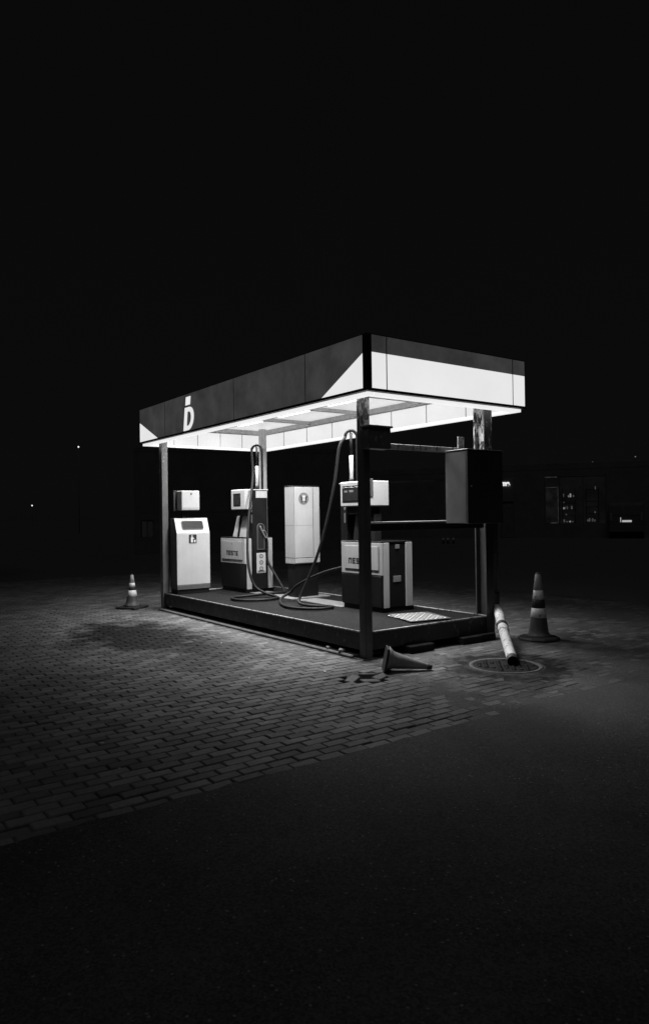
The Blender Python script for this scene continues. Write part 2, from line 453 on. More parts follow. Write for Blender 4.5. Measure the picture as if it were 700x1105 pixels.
# rails between front and right posts
mb = MB(); mb.box(.0855, 1.914, .02, .06, 2.272, 2.335, .003)
mb.box(1.50, 1.60, .03, .05, 2.3355, 2.47, .002); mb.box(1.79, 1.87, .03, .05, 2.3355, 2.48, .002); obj('upper_rail', mb, 'rail', K)
mb = MB(); mb.box(.0855, 1.914, .018, .058, 1.37, 1.455, .003); lr = obj('lower_rail', mb, 'dark', K)
mb = MB(); mb.tube([(.0865, .030, 1.464), (1.9135, .030, 1.464)], .0085, 10, True, 0); obj('rail_highlight', mb, 'white', lr)  # pale tube added on the rail to draw its highlight

# canopy
CX0, CX1, CY0, CY1 = -.2225, 2.26, -.357, 5.715
ZF0, ZF1, ZW = 2.842, 3.386, 3.21
mb = MB(); mb.box(CX0+.02, CX1-.02, CY0+.02, CY1-.02, 3.33, 3.37, .003); roof = obj('roof', mb, 'dark', K)
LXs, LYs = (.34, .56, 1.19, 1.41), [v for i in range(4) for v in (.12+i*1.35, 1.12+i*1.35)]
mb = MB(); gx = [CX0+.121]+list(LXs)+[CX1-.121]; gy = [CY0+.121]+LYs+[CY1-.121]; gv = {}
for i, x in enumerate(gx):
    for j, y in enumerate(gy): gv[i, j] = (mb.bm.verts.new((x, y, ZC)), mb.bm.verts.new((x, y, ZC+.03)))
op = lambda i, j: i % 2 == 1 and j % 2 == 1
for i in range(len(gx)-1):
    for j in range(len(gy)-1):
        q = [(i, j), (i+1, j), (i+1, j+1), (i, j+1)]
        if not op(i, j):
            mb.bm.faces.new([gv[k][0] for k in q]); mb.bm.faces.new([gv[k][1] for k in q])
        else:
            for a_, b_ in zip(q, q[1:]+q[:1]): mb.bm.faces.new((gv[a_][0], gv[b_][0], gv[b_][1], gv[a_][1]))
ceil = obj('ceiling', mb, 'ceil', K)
mb = MB()
mb.bm.free()
for yy in (1.295, 2.645, 3.995):
    mb = MB(); mb.box(CX0+.173, CX1-.173, yy-.03, yy+.03, ZC-.055, ZC-.0005, .003); obj('cross_beam', mb, 'beamwhite', ceil)
mb = MB()
w = .05
mb.box(CX0+.1215, CX0+.1215+w, CY0+.122, CY1-.122, ZC-.075, ZC-.001, .003); mb.box(CX1-.1215-w, CX1-.1215, CY0+.122, CY1-.122, ZC-.075, ZC-.001, .003)
mb.box(CX0+.173, CX1-.173, CY0+.1215, CY0+.1715, ZC-.075, ZC-.001, .003); mb.box(CX0+.173, CX1-.173, CY1-.1715, CY1-.1215, ZC-.075, ZC-.001, .003)
obj('ring_beam', mb, 'beamwhite', ceil)
mb = MB(); mb.box(CX0+.12, CX1-.12, 2.62, 2.66, ZC-.16, ZC-.056, .002) if False else mb.box(.94, .98, CY0+.18, CY1-.18, ZC-.10, ZC-.056, .002)
obj('cable_tray', mb, 'beamwhite', ceil)
LAMP_W = 50.
LX, LY = ((.34, .56), (1.19, 1.41)), [(.12+i*1.35, 1.12+i*1.35) for i in range(4)]
for x0, x1 in LX:
    for y0, y1 in LY:
        mb = MB()
        for b in ((x0-.008, x0-.001, y0-.001, y1+.001), (x1+.001, x1+.008, y0-.001, y1+.001), (x0-.001, x1+.001, y0-.008, y0-.001), (x0-.001, x1+.001, y1+.001, y1+.008)):
            mb.box(*b, ZC+.0305, ZC+.160, 0)
        mb.box(x0-.008, x1+.008, y0-.008, y1+.008, ZC+.1605, ZC+.167, 0)
        fx = obj('light_fitting', mb, 'trim', ceil)
        mb = MB(); mb.box(x0+.02, x1-.02, y0+.02, y1-.02, ZC+.146, ZC+.158, .003); obj('light_tube', mb, 'g_tube', ceil)
        la = bpy.data.lights.new('ceiling_lamp', 'AREA'); la.shape = 'RECTANGLE'; la.size = x1-x0-.05; la.size_y = y1-y0-.05
        la.energy = LAMP_W; la.spread = math.radians(150); la.color = (1, 1, 1)
        lo = bpy.data.objects.new('ceiling_lamp', la); COL.objects.link(lo); lo.location = ((x0+x1)/2, (y0+y1)/2, ZC+.144)

# fascia: outlines in (s, z) on each side; s runs along the side
def fascia(axis, pos, out, pieces, letters=None):
    """pieces: list of (material, outline[(s, z)]); panels are 30 mm thick, their faces at pos"""
    for mat, pts in pieces:
        if axis == 'x': p3 = [(pos, s, z) for s, z in pts]; d = (-out*.03, 0, 0)
        else: p3 = [(s, pos, z) for s, z in pts]; d = (0, -out*.03, 0)
        mb = MB(); mb.prism(p3, d, .0015); obj('fascia_panel', mb, mat, K)
g_ = .0065
ya, yb = CY0+.068, CY1-.068
seams = [.745, 2.42, 4.67]
P = []
P.append(('g_dark', [(.745-g_, ZF0), (.435, ZF0), (ya, 3.205), (ya, ZF1), (.745-g_, ZF1)]))
P.append(('g_white', [(ya, ZF0), (.43, ZF0), (ya, 3.2)]))
P.append(('g_dark', [(.745+g_, ZF0), (2.42-g_, ZF0), (2.42-g_, ZF1), (.745+g_, ZF1)]))
P.append(('g_dark', [(2.42+g_, ZF0), (4.67-g_, ZF0), (4.67-g_, ZF1), (2.42+g_, ZF1)]))
P.append(('g_dark', [(4.67+g_, ZF0), (4.965, ZF0), (CY1-.001, 3.165), (CY1-.001, ZF1), (4.67+g_, ZF1)]))
P.append(('g_white', [(4.97, ZF0), (CY1-.001, ZF0), (CY1-.001, 3.16)]))
fascia('x', CX0, -1, P)
xa, xb = CX0+.07, CX1-.001
cuts = [xa, .045, 2.04, xb]
P = []
for a, b in zip(cuts[:-1], cuts[1:]):
    a2 = a+(g_ if a != xa else 0); b2 = b-(g_ if b != xb else 0)
    P.append(('g_white', [(a2, ZF0), (b2, ZF0), (b2, ZW-.0015), (a2, ZW-.0015)]))
    P.append(('g_dark', [(a2, ZW+.0015), (b2, ZW+.0015), (b2, ZF1), (a2, ZF1)]))
fascia('y', CY0, -1, P)
# far sides carry the same white and dark panels
P = [('g_white', [(CX0+.035, ZF0), (CX1-.04, ZF0), (CX1-.04, ZW), (CX0+.035, ZW)]), ('g_dark', [(CX0+.035, ZW+.003), (CX1-.04, ZW+.003), (CX1-.04, ZF1), (CX0+.035, ZF1)])]
fascia('y', CY1, 1, P)
fascia('x', CX1, 1, [('g_dark', [(CY0+.035, ZF0), (2.6, ZF0), (2.6, ZF1), (CY0+.035, ZF1)]), ('g_dark', [(2.61, ZF0), (CY1-.035, ZF0), (CY1-.035, ZF1), (2.61, ZF1)])])
def seam_bar(mat, *b):
    mb = MB(); mb.box(*b, 0); obj('panel_joint', mb, mat, K)
for yv in seams: seam_bar('trim', CX0+.0012, CX0+.025, yv-.0064, yv+.0064, ZF0, ZF1-.001)
for xv in (.045, 2.04): seam_bar('trim', xv-.0064, xv+.0064, CY0+.0012, CY0+.025, ZF0, ZF1-.001)
# backing box behind the panels (closes the seams), corner trims, lower trim, screw head
for a in ((CX0+.032, CX0+.06, CY0+.032, CY1-.032), (CX1-.06, CX1-.032, CY0+.032, CY1-.032), (CX0+.0605, CX1-.0605, CY0+.032, CY0+.06), (CX0+.0605, CX1-.0605, CY1-.06, CY1-.032)):
    mb = MB(); mb.box(*a, 2.81, 3.32, 0); obj('fascia_back', mb, 'trim', K)
mb = MB(); mb.box(CX0-.003, CX0+.066, CY0-.003, CY0+.0655, ZF0-.001, 3.392, .002); obj('corner_trim', mb, 'trim', K)
for a in ((CX0-.006, CX0+.0315, CY0-.006, CY1+.006), (CX1-.0315, CX1+.006, CY0-.006, CY1+.006), (CX0+.032, CX1-.032, CY0-.006, CY0+.0315), (CX0+.032, CX1-.032, CY1-.0315, CY1+.006)):
    mb = MB(); mb.box(*a, 2.812, ZF0-.0015, .002); obj('lower_trim', mb, 'trim', K)
    mb = MB(); mb.box(*[v+(.0 if i % 2 == 0 else 0) for i, v in enumerate(a)], ZF1+.001, ZF1+.008, .002); obj('top_trim', mb, 'trim', K)
mb = MB(); mb.lathe([(.012, 0), (.012, .006), (.006, .009)], (0, 0, 0), 12, Matrix.Translation((.045, CY0-.001, 3.365)) @ Matrix.Rotation(PI/2, 4, 'X')); obj('screw', mb, 'paper', K)
# luminous bottom strip
t = .033
for a in ((CX0+t, CX0+.118, CY0+t, CY1-t), (CX1-.118, CX1-t, CY0+t, CY1-t), (CX0+.1185, CX1-.1185, CY0+t, CY0+.118), (CX0+.1185, CX1-.1185, CY1-.118, CY1-t)):
    mb = MB(); mb.box(*a, 2.773, 2.8085, .004); obj('bottom_diffuser', mb, 'g_lip', K)
# inner luminous panels with seams
def inner(axis, pos, out, cuts):
    for a, b in zip(cuts[:-1], cuts[1:]):
        mb = MB()
        if axis == 'x': mb.box(min(pos, pos+out*.02), max(pos, pos+out*.02), a+.003, b-.003, 2.8105, 3.06, .002)
        else: mb.box(a+.003, b-.003, min(pos, pos+out*.02), max(pos, pos+out*.02), 2.8105, 3.06, .002)
        obj('inner_panel', mb, 'g_inner', K)
        if a != cuts[0]:
            mb = MB(); e = .0045
            if axis == 'x': mb.box(min(pos-out*.006, pos+out*.015), max(pos-out*.006, pos+out*.015), a-e, a+e, 2.8105, 3.062, 0)
            else: mb.box(a-e, a+e, min(pos-out*.006, pos+out*.015), max(pos-out*.006, pos+out*.015), 2.8105, 3.062, 0)
            obj('panel_joint', mb, 'joint_grey', K)
    mb = MB()
    if axis == 'x':
        mb.box(min(pos+out*.001, pos+out*.022), max(pos+out*.001, pos+out*.022), cuts[0], cuts[-1], 3.063, ZC-.0005, 0)
    else:
        mb.box(cuts[0], cuts[-1], min(pos+out*.001, pos+out*.022), max(pos+out*.001, pos+out*.022), 3.063, ZC-.0005, 0)
    obj('header_panel', mb, 'beamwhite', K)  # unlit strip put in so the panel glow fades towards the ceiling
yy = [CY0+.12+(CY1-CY0-.24)*i/8 for i in range(9)]; xx = [CX0+.12+(CX1-CX0-.24)*i/5 for i in range(6)]
inner('x', CX1-.118, 1, yy); inner('x', CX0+.118, -1, yy); inner('y', CY1-.118, 1, xx); inner('y', CY0+.118, -1, xx)

# the sign on the long fascia: a white D with two short bars above it
mb = MB()
def ypt(u, v): return (CX0-.0005, 3.965-u, 2.848+v)     # u to the right as read, v up
def slant(u, v): return ypt(u+.16*v, v)
outer = [(0, 0)] + [(.15+.165*math.sin(a), .17-.17*math.cos(a)) for a in [PI*i/12 for i in range(0, 13)]] + [(0, .34)]
innr = [(.09, .065)] + [(.145+.088*math.sin(a), .17-.105*math.cos(a)) for a in [PI*i/12 for i in range(0, 13)]] + [(.09, .275)]
# build the D as a ring of quads between outline and counter
n = 60
def resample(poly, n):
    pts = poly+[poly[0]]; Ls = [0]
    for a, b in zip(pts[:-1], pts[1:]): Ls.append(Ls[-1]+math.dist(a, b))
    out = []
    for k in range(n):
        d = Ls[-1]*k/n; i = max(j for j in range(len(Ls)-1) if Ls[j] <= d+1e-12)
        f_ = (d-Ls[i])/max(Ls[i+1]-Ls[i], 1e-9); a, b = pts[i], pts[i+1]
        out.append((a[0]+(b[0]-a[0])*f_, a[1]+(b[1]-a[1])*f_))
    return out
def ring(mb, outer, innr, fn, d):
    """extruded ring between two similar outlines"""
    bm = mb.bm; d = Vector(d); n = len(outer)
    A = [bm.verts.new(fn(*p)) for p in outer]; B = [bm.verts.new(fn(*p)) for p in innr]
    A2 = [bm.verts.new(v.co+d) for v in A]; B2 = [bm.verts.new(v.co+d) for v in B]
    for i in range(n):
        j = (i+1) % n
        bm.faces.new((A[i], A[j], B[j], B[i])); bm.faces.new((A2[i], B2[i], B2[j], A2[j]))
        bm.faces.new((A[i], A2[i], A2[j], A[j])); bm.faces.new((B[i], B[j], B2[j], B2[i]))
ring(mb, resample(outer, 72), resample(innr, 72), slant, (-.008, 0, 0))
obj('sign_letter', mb, 'g_white', K)
for u0, u1 in ((.075, .140), (.158, .222)):
    mb = MB(); mb.prism([ypt(u0, .375), ypt(u1, .375), ypt(u1+.02, .495), ypt(u0+.02, .495)], (-.008, 0, 0)); obj('sign_mark', mb, 'g_white', K)

# ------------------------------------------------------------------ NESTE lettering
def strokes(word_w, h, fn, d):
    """squarish letters n E S T E, strokes as thin boxes on the surface given by fn(u, v)"""
    mb = MB(); lw = word_w/5; gw = lw*.80; t = h*.24
    def bar(u0, u1, v0, v1):
        mb.prism([fn(u0, v0), fn(u1, v0), fn(u1, v1), fn(u0, v1)], d)
    for k, ch in enumerate('nESTE'):
        o = k*lw
        if ch == 'n':
            bar(o, o+t, 0, h); bar(o+t, o+gw-t, h-t, h-.0); bar(o+gw-t, o+gw, 0, h)
        if ch == 'E':
            bar(o, o+t, 0, h); bar(o+t, o+gw, 0, t); bar(o+t, o+gw*.9, h/2-t/2, h/2+t/2); bar(o+t, o+gw, h-t, h)
        if ch == 'S':
            bar(o, o+gw, h-t, h); bar(o, o+t, h/2, h-t); bar(o, o+gw, h/2-t/2, h/2+t/2); bar(o+gw-t, o+gw, t, h/2); bar(o, o+gw, 0, t)
        if ch == 'T':
            bar(o, o+gw, h-t, h); bar(o+gw/2-t/2, o+gw/2+t/2, 0, h-t)
    return mb

# ------------------------------------------------------------------ pumps
def pump(name, label, X, Y, mirror, head_w, win, hose_pts, notch=False):
    """display face looks towards -x at x = X; body spans y..y+.86; nozzle column at the low-y end (high-y end when mirrored)"""
    D, Wd = .53, .86
    T = thing(name, label, 'fuel pump', (X+D/2, Y+Wd/2, ZP-.012))
    def yy(v): return Y+Wd-v if mirror else Y+v     # v measured from the nozzle end
    def bx(mb, x0, x1, v0, v1, z0, z1, bev=.005):
        a, b = sorted((yy(v0), yy(v1))); mb.box(X+x0, X+x1, a, b, z0, z1, bev); return mb
    z0 = ZP-.012
    mb = MB(); bx(mb, .02, D+.04, .02, Wd-.02, z0, z0+.06); obj('plinth', mb, 'black', T)
    mb = MB(); bx(mb, .012, D-.01, .012, Wd-.012, z0+.06, 1.165); core = obj('body', mb, 'black', T)
    # white front panel with inset door and lettering
    mb = MB(); bx(mb, 0, .03, .0, Wd, .755, 1.185, .01); fp = obj('front_panel', mb, 'white_low', T)
    mb = MB(); bx(mb, -.004, -.0002, .085, Wd-.055, .818, 1.14, .001); obj('door_gap', mb, 'inkgrey', fp)
    mb = MB(); bx(mb, -.012, -.0042, .09, Wd-.06, .824, 1.135, .004); obj('service_door', mb, 'white_low', fp)
    mb = MB(); mb.lathe([(.011, 0), (.011, .004)], (0, 0, 0), 14, Matrix.Translation((X-.0122, yy(Wd*.5), 1.09)) @ Matrix.Rotation(-PI/2, 4, 'Y')); obj('lock', mb, 'inkgrey', fp)
    u0 = (.24 if not mirror else .235)
    mbt = strokes(.42, .078, lambda u, v: (X-.0122, Y+Wd-(.18 if mirror else .235)-u, .893+v), (-.0015, 0, 0))
    obj('brand_lettering', mbt, 'ink', fp)
    # lower dark front
    mb = MB(); bx(mb, .003, .028, .012, Wd-.012, z0+.062, .748, .005); obj('lower_panel', mb, 'black', T)
    # white corner strips on both ends
    for v0, v1 in ((-.004, .016), (Wd-.016, Wd+.004)):
        for a, b in ((.031, .125), (D-.115, D)):
            mb = MB(); bx(mb, a, b, v0, v1, .335, 1.182, .004); obj('corner_strip', mb, 'white_low', T)
    # plain end: small latch plates
    mb = MB(); bx(mb, .24, .31, Wd-.012, Wd-.002, 1.10, 1.155, .002); obj('end_latch', mb, 'stickergrey', T)
    mb = MB(); bx(mb, .20, .33, Wd-.012, Wd-.002, .665, .745, .002); obj('end_plate', mb, 'stickergrey', T)
    mb = MB(); bx(mb, .0, D, .0, Wd, 1.186, 1.20, .003); obj('body_top', mb, 'black', T)
    # neck panels
    mb = MB()
    a, b = .14, Wd-.26
    mb.prism([(X+.10, yy(a), 1.2005), (X+.10, yy(b), 1.2005), (X+.16, yy(b-.06), 1.56), (X+.16, yy(a), 1.56)], (.12, 0, 0), .004)
    obj('neck', mb, 'black' if mirror else 'white', T)
    if not mirror:
        mb = MB(); mb.prism([(X+.097, yy(.36), 1.2015), (X+.097, yy(.415), 1.2015), (X+.157, yy(.415), 1.56), (X+.157, yy(.36), 1.56)], (-.012, 0, 0)); obj('neck_bar', mb, 'black', T)
    # head
    h0, h1 = -.004, head_w
    mb = MB(); bx(mb, .05, .33, .1, .45, 1.561, 1.665, .004); obj('head_bracket', mb, 'black', T)
    mb = MB(); bx(mb, .0, .37, h0, h1, 1.666, 2.005, .012); hd = obj('display_head', mb, 'white', T)
    mb = MB(); bx(mb, -.006, -.0003, win[0], win[1], win[2], win[3], .003); obj('display_bezel', mb, 'black', hd)
    mb = MB(); bx(mb, -.009, -.0063, win[0]+.02, win[1]-.02, win[2]+.02, win[3]-.02, .001); obj('screen', mb, 'screen', hd)
    if mirror:
        mb = MB(); bx(mb, -.0108, -.0093, win[0]+.05, win[0]+.12, win[3]-.09, win[3]-.065, .0); bx(mb, -.0108, -.0093, win[0]+.16, win[0]+.25, win[3]-.09, win[3]-.06, 0); obj('screen_label', mb, 'stickergrey', hd)
        mb = MB(); mb.box(X-.02, X+.085, Y+Wd-head_w-.012, Y+Wd-head_w-.0003, 1.79, 2.03, .006); obj('card_reader', mb, 'elec', hd)
    # nozzle column
    co_ = -.15 if mirror else 0.
    mb = MB(); bx(mb, .135, .425, -.03+co_, .13+co_-(.01 if mirror else 0), z0+.06, 1.985, .008); colo = obj('nozzle_column', mb, 'black', T)
    mb = MB(); bx(mb, .12, .44, -.04+co_, .14+co_-(.02 if mirror else 0), 1.9865, 2.003, .003); obj('column_cap', mb, 'white', colo)
    if not mirror:
        mb = MB(); bx(mb, .20, .42, -.0365, -.0305, 1.86, 1.975, .002); obj('grade_label', mb, 'white', colo)
    mb = MB(); [bx(mb, .1285, .1345, a+(co_+.08 if mirror else 0), b+(co_+.08 if mirror else 0), c, d, .001) for a, b, c, d in ((-.024, .02, 1.70, 1.93), (-.02, .015, 1.62, 1.66), (-.02, .012, 1.44, 1.58))]; obj('side_sticker', mb, 'stickergrey', colo)
    # nozzle pocket: rounded raised surround, dark recess, nozzle
    def xz(u, v): return (X+u, yy(-.0305+co_), v)
    arch = [(.285+.075*math.cos(a), 1.36+.075*math.sin(a)) for a in [PI*i/12 for i in range(13)]]
    out_ = [(.36, .99)] + arch + [(.21, .99)]
    arch2 = [(.285+.058*math.cos(a), 1.36+.058*math.sin(a)) for a in [PI*i/12 for i in range(13)]]
    in_ = [(.343, 1.005)] + arch2 + [(.227, 1.005)]
    sgn = 1 if mirror else -1
    mb = MB(); ring(mb, out_, in_, xz, (0, sgn*.012, 0)); obj('nozzle_surround', mb, 'elec', colo)
    mb = MB(); mb.prism([xz(*p) for p in in_], (0, sgn*.003, 0)); obj('nozzle_pocket', mb, 'screen', colo)
    mb = MB()
    yn = yy(-.055+co_)
    mb.tube([(X+.265, yn, 1.385), (X+.285, yn, 1.33), (X+.335, yn, 1.235), (X+.38, yn, 1.175)], .015, 10, True, 6)
    mb.tube([(X+.30, yn, 1.31), (X+.36, yn, 1.30), (X+.395, yn, 1.22), (X+.385, yn, 1.17)], .008, 8, True, 6)
    nz = obj('nozzle', mb, 'chrome', T)
    mb = MB(); mb.tube([(X+.372, yn, 1.185), (X+.395, yn, 1.13), (X+.395, yn, 1.0)], .02, 10, True, 4); obj('nozzle_grip', mb, 'rubber', nz)
    if not mirror:
        mb = MB(); bx(mb, .20, .375, -.0365, -.0305, .60, .935, .002); sg = obj('warning_sign', mb, 'sticker', colo)
        mb = MB()
        rr = random.Random(3)
        for k in range(3):
            zc = .88-.105*k; yk = yy(-.037)
            pts = [(.2875+.038*math.cos(2*PI*i/8+.4), zc+.038*math.sin(2*PI*i/8+.4)) for i in range(8)]
            pin = [(.2875+.027*math.cos(2*PI*i/8+.4), zc+.027*math.sin(2*PI*i/8+.4)) for i in range(8)]
            ring(mb, pts, pin, lambda u, v: (X+u, yk, v), (0, -.0012, 0))
            mb.box(X+.2875-.005, X+.2875+.005, yk-.0012, yk, zc-.02, zc+.012, 0)
        for k in range(4):
            mb.box(X+.215+.004*k, X+.36-.006*k, yy(-.037)-.0012, yy(-.037), .612+.009*k, .616+.009*k, 0)
        obj('warning_symbols', mb, 'ink', sg)
    # hose mast
    xm, ym = X+.28, yy(.05+co_)
    mb = MB(); mb.tube([(xm, ym, 2.003), (xm, ym, 2.40)], .027, 14, True, 0); ms = obj('hose_mast', mb, 'tube', T)
    mb = MB(); mb.tube([(xm, ym, 2.40), (xm, ym, 2.715)], .019, 12, True, 0)
    obj('mast_spring', mb, 'rubber', ms)
    mb = MB(); mb.tube([(xm, ym, 2.003), (xm, ym, 2.06)], .035, 12, True, 0); obj('mast_collar', mb, 'rubber', ms)
    mb = MB(); mb.tube([(xm-.01, ym, 2.70), (xm-.01, ym, 2.775)], .010, 8, True, 0); obj('hose_hook', mb, 'rubber', ms)
    # hose from the column top over the hook to the floor and back to the nozzle
    r = .085
    top = [(xm+r*math.cos(a)*.82, ym-r*math.cos(a)*.58, 2.655+.10*math.sin(a)) for a in [PI*i/8 for i in range(0, 9)]]
    pts = [(top[0][0], top[0][1], 2.003), (top[0][0], top[0][1], 2.3)] + top + hose_pts + [(X+.40, yn, .80), (X+.395, yn, 1.0)]
    mb = MB(); mb.tube(pts, .021, 12, True, 8); obj('hose', mb, 'rubber', T)
    return T

F = ZP+.016
pump('fuel_pump', 'white and black fuel pump nearest the bin, its hose hanging over the display', 1.05, 4.41, False, .46, (.13, .37, 1.73, 1.94),
     [(1.228, 4.42, 2.285), (1.13, 4.30, 1.969), (.985, 4.16, 1.51), (.873, 4.02, 1.066), (.832, 3.9, .703), (.87, 3.8, .456), (.96, 3.66, F+.05), (1.04, 3.45, F), (.95, 3.27, F),
      (.68, 3.2, F), (.42, 3.35, F), (.38, 3.6, F), (.48, 3.80, F), (.75, 3.80, F+.005), (1.05, 3.62, F+.036), (1.30, 3.62, F+.03), (1.44, 3.85, .36), (1.47, 4.15, .58)])
pump('fuel_pump', 'white and black fuel pump directly behind the front corner post', 1.17, 1.08, True, .60, (.05, .50, 1.725, 1.95),
     [(1.281, 2.10, 2.5), (1.211, 2.12, 2.021), (1.112, 2.2, 1.434), (1.014, 2.3, .976), (.902, 2.4, .61), (.81, 2.44, .40), (.76, 2.38, F+.02), (.80, 2.15, F), (.95, 1.96, F), (.93, 1.84, F), (.70, 1.82, F), (.53, 2.0, F), (.49, 2.25, F), (.58, 2.55, F), (.74, 2.85, F+.01), (.90, 3.02, .35), (1.0, 2.98, .41),
      (1.06, 2.85, .53), (1.2, 2.5, .70), (1.36, 2.18, .80)])

# ------------------------------------------------------------------ payment cabinet
T = thing('payment_cabinet', 'tall white cabinet with round emblem on a dark base, standing between the two pumps', 'cabinet', (1.42, 3.26, ZP-.012))
x0, y0, x1, y1 = 1.18, 3.125, 1.655, 3.385
mb = MB(); mb.box(x0-.12, x1+.12, y0-.10, y1+.1, ZP-.012, ZP+.014, .004); obj('floor_plate', mb, 'galv', T)
mb = MB(); mb.box(x0+.03, x1-.02, y0+.02, y1-.02, ZP+.0145, .812, .006); obj('base', mb, 'black', T)
mb = MB(); mb.prism([(x0, y0, .813), (x1, y0, .813), (x1, y1, .813), (x0, y1, .813)], (0, 0, 1.185), .008); cb = obj('cabinet_body', mb, 'white', T)
mb = MB(); mb.box(x0-.003, x1+.003, y0-.003, y1+.003, 1.9985, 2.012, .003); obj('top_cap', mb, 'black', T)
# front door, side door, seams
mb = MB(); mb.box(x0+.004, x1-.13, y0-.010, y0-.001, .905, 1.985, .004); obj('door', mb, 'white', cb)
mb = MB(); mb.box(x1-.118, x1-.004, y0-.010, y0-.001, .905, 1.985, .004); obj('side_cover', mb, 'white', cb)
mb = MB(); mb.box(x0+.004, x1-.004, y0-.010, y0-.001, .825, .895, .004); obj('lower_cover', mb, 'white', cb)
mb = MB(); mb.box(x0+.002, x1-.002, y0-.0022, y0-.0005, .82, 1.99, 0); mb.box(x0-.0022, x0-.0005, y0+.004, y1-.004, .905, .909, 0); obj('seam', mb, 'inkgrey', cb)
mb = MB(); mb.box(x0-.0012, x0-.0002, y0+.01, y1-.01, 1.40, 1.404, 0); mb.box(x0+.01, x1-.135, y0-.0112, y0-.0102, 1.40, 1.404, 0); obj('crease', mb, 'inkgrey', cb)
# emblem: grey ring with dark bow and white badge
ex, ez, ey = 1.355, 1.815, y0-.0103
mb = MB(); mb.lathe([(.092, 0), (.092, .003)], (0, 0, 0), 36, Matrix.Translation((ex, ey, ez)) @ Matrix.Rotation(PI/2, 4, 'X')); em = obj('emblem', mb, paint('emblem_grey', .24, .45, 0, .3, 30., 0), cb)
mb = MB()
ring(mb, [(.090*math.cos(2*PI*i/36), .090*math.sin(2*PI*i/36)) for i in range(36)], [(.079*math.cos(2*PI*i/36), .079*math.sin(2*PI*i/36)) for i in range(36)], lambda u, v: (ex+u, ey-.0032, ez+v), (0, -.001, 0)); obj('emblem_ring', mb, 'inkgrey', em); mb = MB()
mb.prism([(ex-.062, ey-.0032, ez+.045), (ex-.05, ey-.0032, ez-.035), (ex+.05, ey-.0032, ez-.035), (ex+.062, ey-.0032, ez+.045), (ex+.03, ey-.0032, ez+.02), (ex-.03, ey-.0032, ez+.02)], (0, -.0012, 0))
mb.box(ex-.05, ex-.02, ey-.0044, ey-.0032, ez-.06, ez-.042, 0); mb.box(ex+.02, ex+.05, ey-.0044, ey-.0032, ez-.06, ez-.042, 0)
obj('emblem_mark', mb, 'ink', em)
mb = MB(); mb.box(ex-.024, ex+.024, ey-.008, ey-.0046, ez-.035, ez+.045, .001); obj('emblem_badge', mb, 'paper', em)
mb = MB(); mb.box(ex-.005, ex+.005, ey-.0095, ey-.0082, ez-.015, ez+.02, 0); obj('emblem_figure', mb, 'inkgrey', em)

# ------------------------------------------------------------------ litter bin and towel dispenser
bx0, bx1, by0, by1, zb = .10, .70, 4.99, 5.26, ZP-.012
T = thing('litter_bin', 'white litter bin with slanted top slot and dark sides, next to the rear left post', 'bin', (.4, 5.1, zb))
mb = MB(); mb.box(bx0+.01, bx1-.01, by0+.02, by1, zb, zb+.075, .004); obj('plinth', mb, 'black', T)
mb = MB(); mb.prism([(bx0+.006, by0+.012, zb+.076), (bx0+.006, by0+.012, 1.285), (bx0+.006, by0+.11, 1.535), (bx0+.006, by1, 1.535), (bx0+.006, by1, zb+.076)], (bx1-bx0-.012, 0, 0), .004); bo = obj('body', mb, 'elec', T)
mb = MB(); mb.prism([(bx0, by0, .43), (bx0, by0, 1.28), (bx0, by0+.011, 1.28), (bx0, by0+.011, .43)], (bx1-bx0, 0, 0), .003); dr = obj('door', mb, 'white', T)
mb = MB(); mb.prism([(bx0, by0, 1.283), (bx0, by0+.098, 1.537), (bx0, by0+.109, 1.533), (bx0, by0+.011, 1.28)], (bx1-bx0, 0, 0), .003); fl = obj('slanted_top', mb, 'white', T)
mb = MB(); mb.box(bx0, bx1, by0-.002, by0+.011, .352, .424, .003); obj('kick_panel', mb, 'elec', T)
def sl(u, v, d=.004):     # point on the slanted top, u from the left, v along the slope
    sv = Vector((0, .098, .254)).normalized(); nn = Vector((0, -.254, .098)).normalized()
    return Vector((bx0+u, by0, 1.283))+sv*v+nn*d
def rrect(u0, u1, v0, v1, r, n=5):
    pts = []
    for cx, cy, a0 in ((u1-r, v0+r, -PI/2), (u1-r, v1-r, 0), (u0+r, v1-r, PI/2), (u0+r, v0+r, PI)):
        for i in range(n+1):
            a = a0+PI/2*i/n; pts.append((cx+r*math.cos(a), cy+r*math.sin(a)))
    return pts
mb = MB(); mb.prism([sl(u, v, .0005) for u, v in rrect(.115, .495, .072, .212, .03)], Vector((0, -.254, .098)).normalized()*.003); obj('slot', mb, 'black', fl)
mb = MB(); ring(mb, rrect(.107, .503, .064, .22, .035), rrect(.116, .494, .073, .211, .03), lambda u, v: sl(u, v, .0005), Vector((0, -.254, .098)).normalized()*.008); obj('slot_rim', mb, 'elec', fl)
mb = MB(); mb.box(.315, .455, by0-.003, by0-.0003, 1.115, 1.262, .001); st = obj('litter_sign', mb, 'ink', dr)
mb = MB(); yk = by0-.0032
mb.lathe([(.013, 0), (.013, .001)], (0, 0, 0), 14, Matrix.Translation((.372, yk, 1.236)) @ Matrix.Rotation(PI/2, 4, 'X'))
mb.prism([(.352, yk, 1.215), (.387, yk, 1.218), (.415, yk, 1.19), (.408, yk, 1.182), (.386, yk, 1.198), (.388, yk, 1.13), (.352, yk, 1.13)], (0, -.001, 0))
mb.prism([(.405, yk, 1.17), (.44, yk, 1.17), (.434, yk, 1.13), (.411, yk, 1.13)], (0, -.001, 0)); obj('litter_figure', mb, 'paper', st)
T = thing('towel_dispenser', 'white wall-type paper towel box on a dark stand above the slanted bin', 'dispenser', (.36, 5.2, zb))
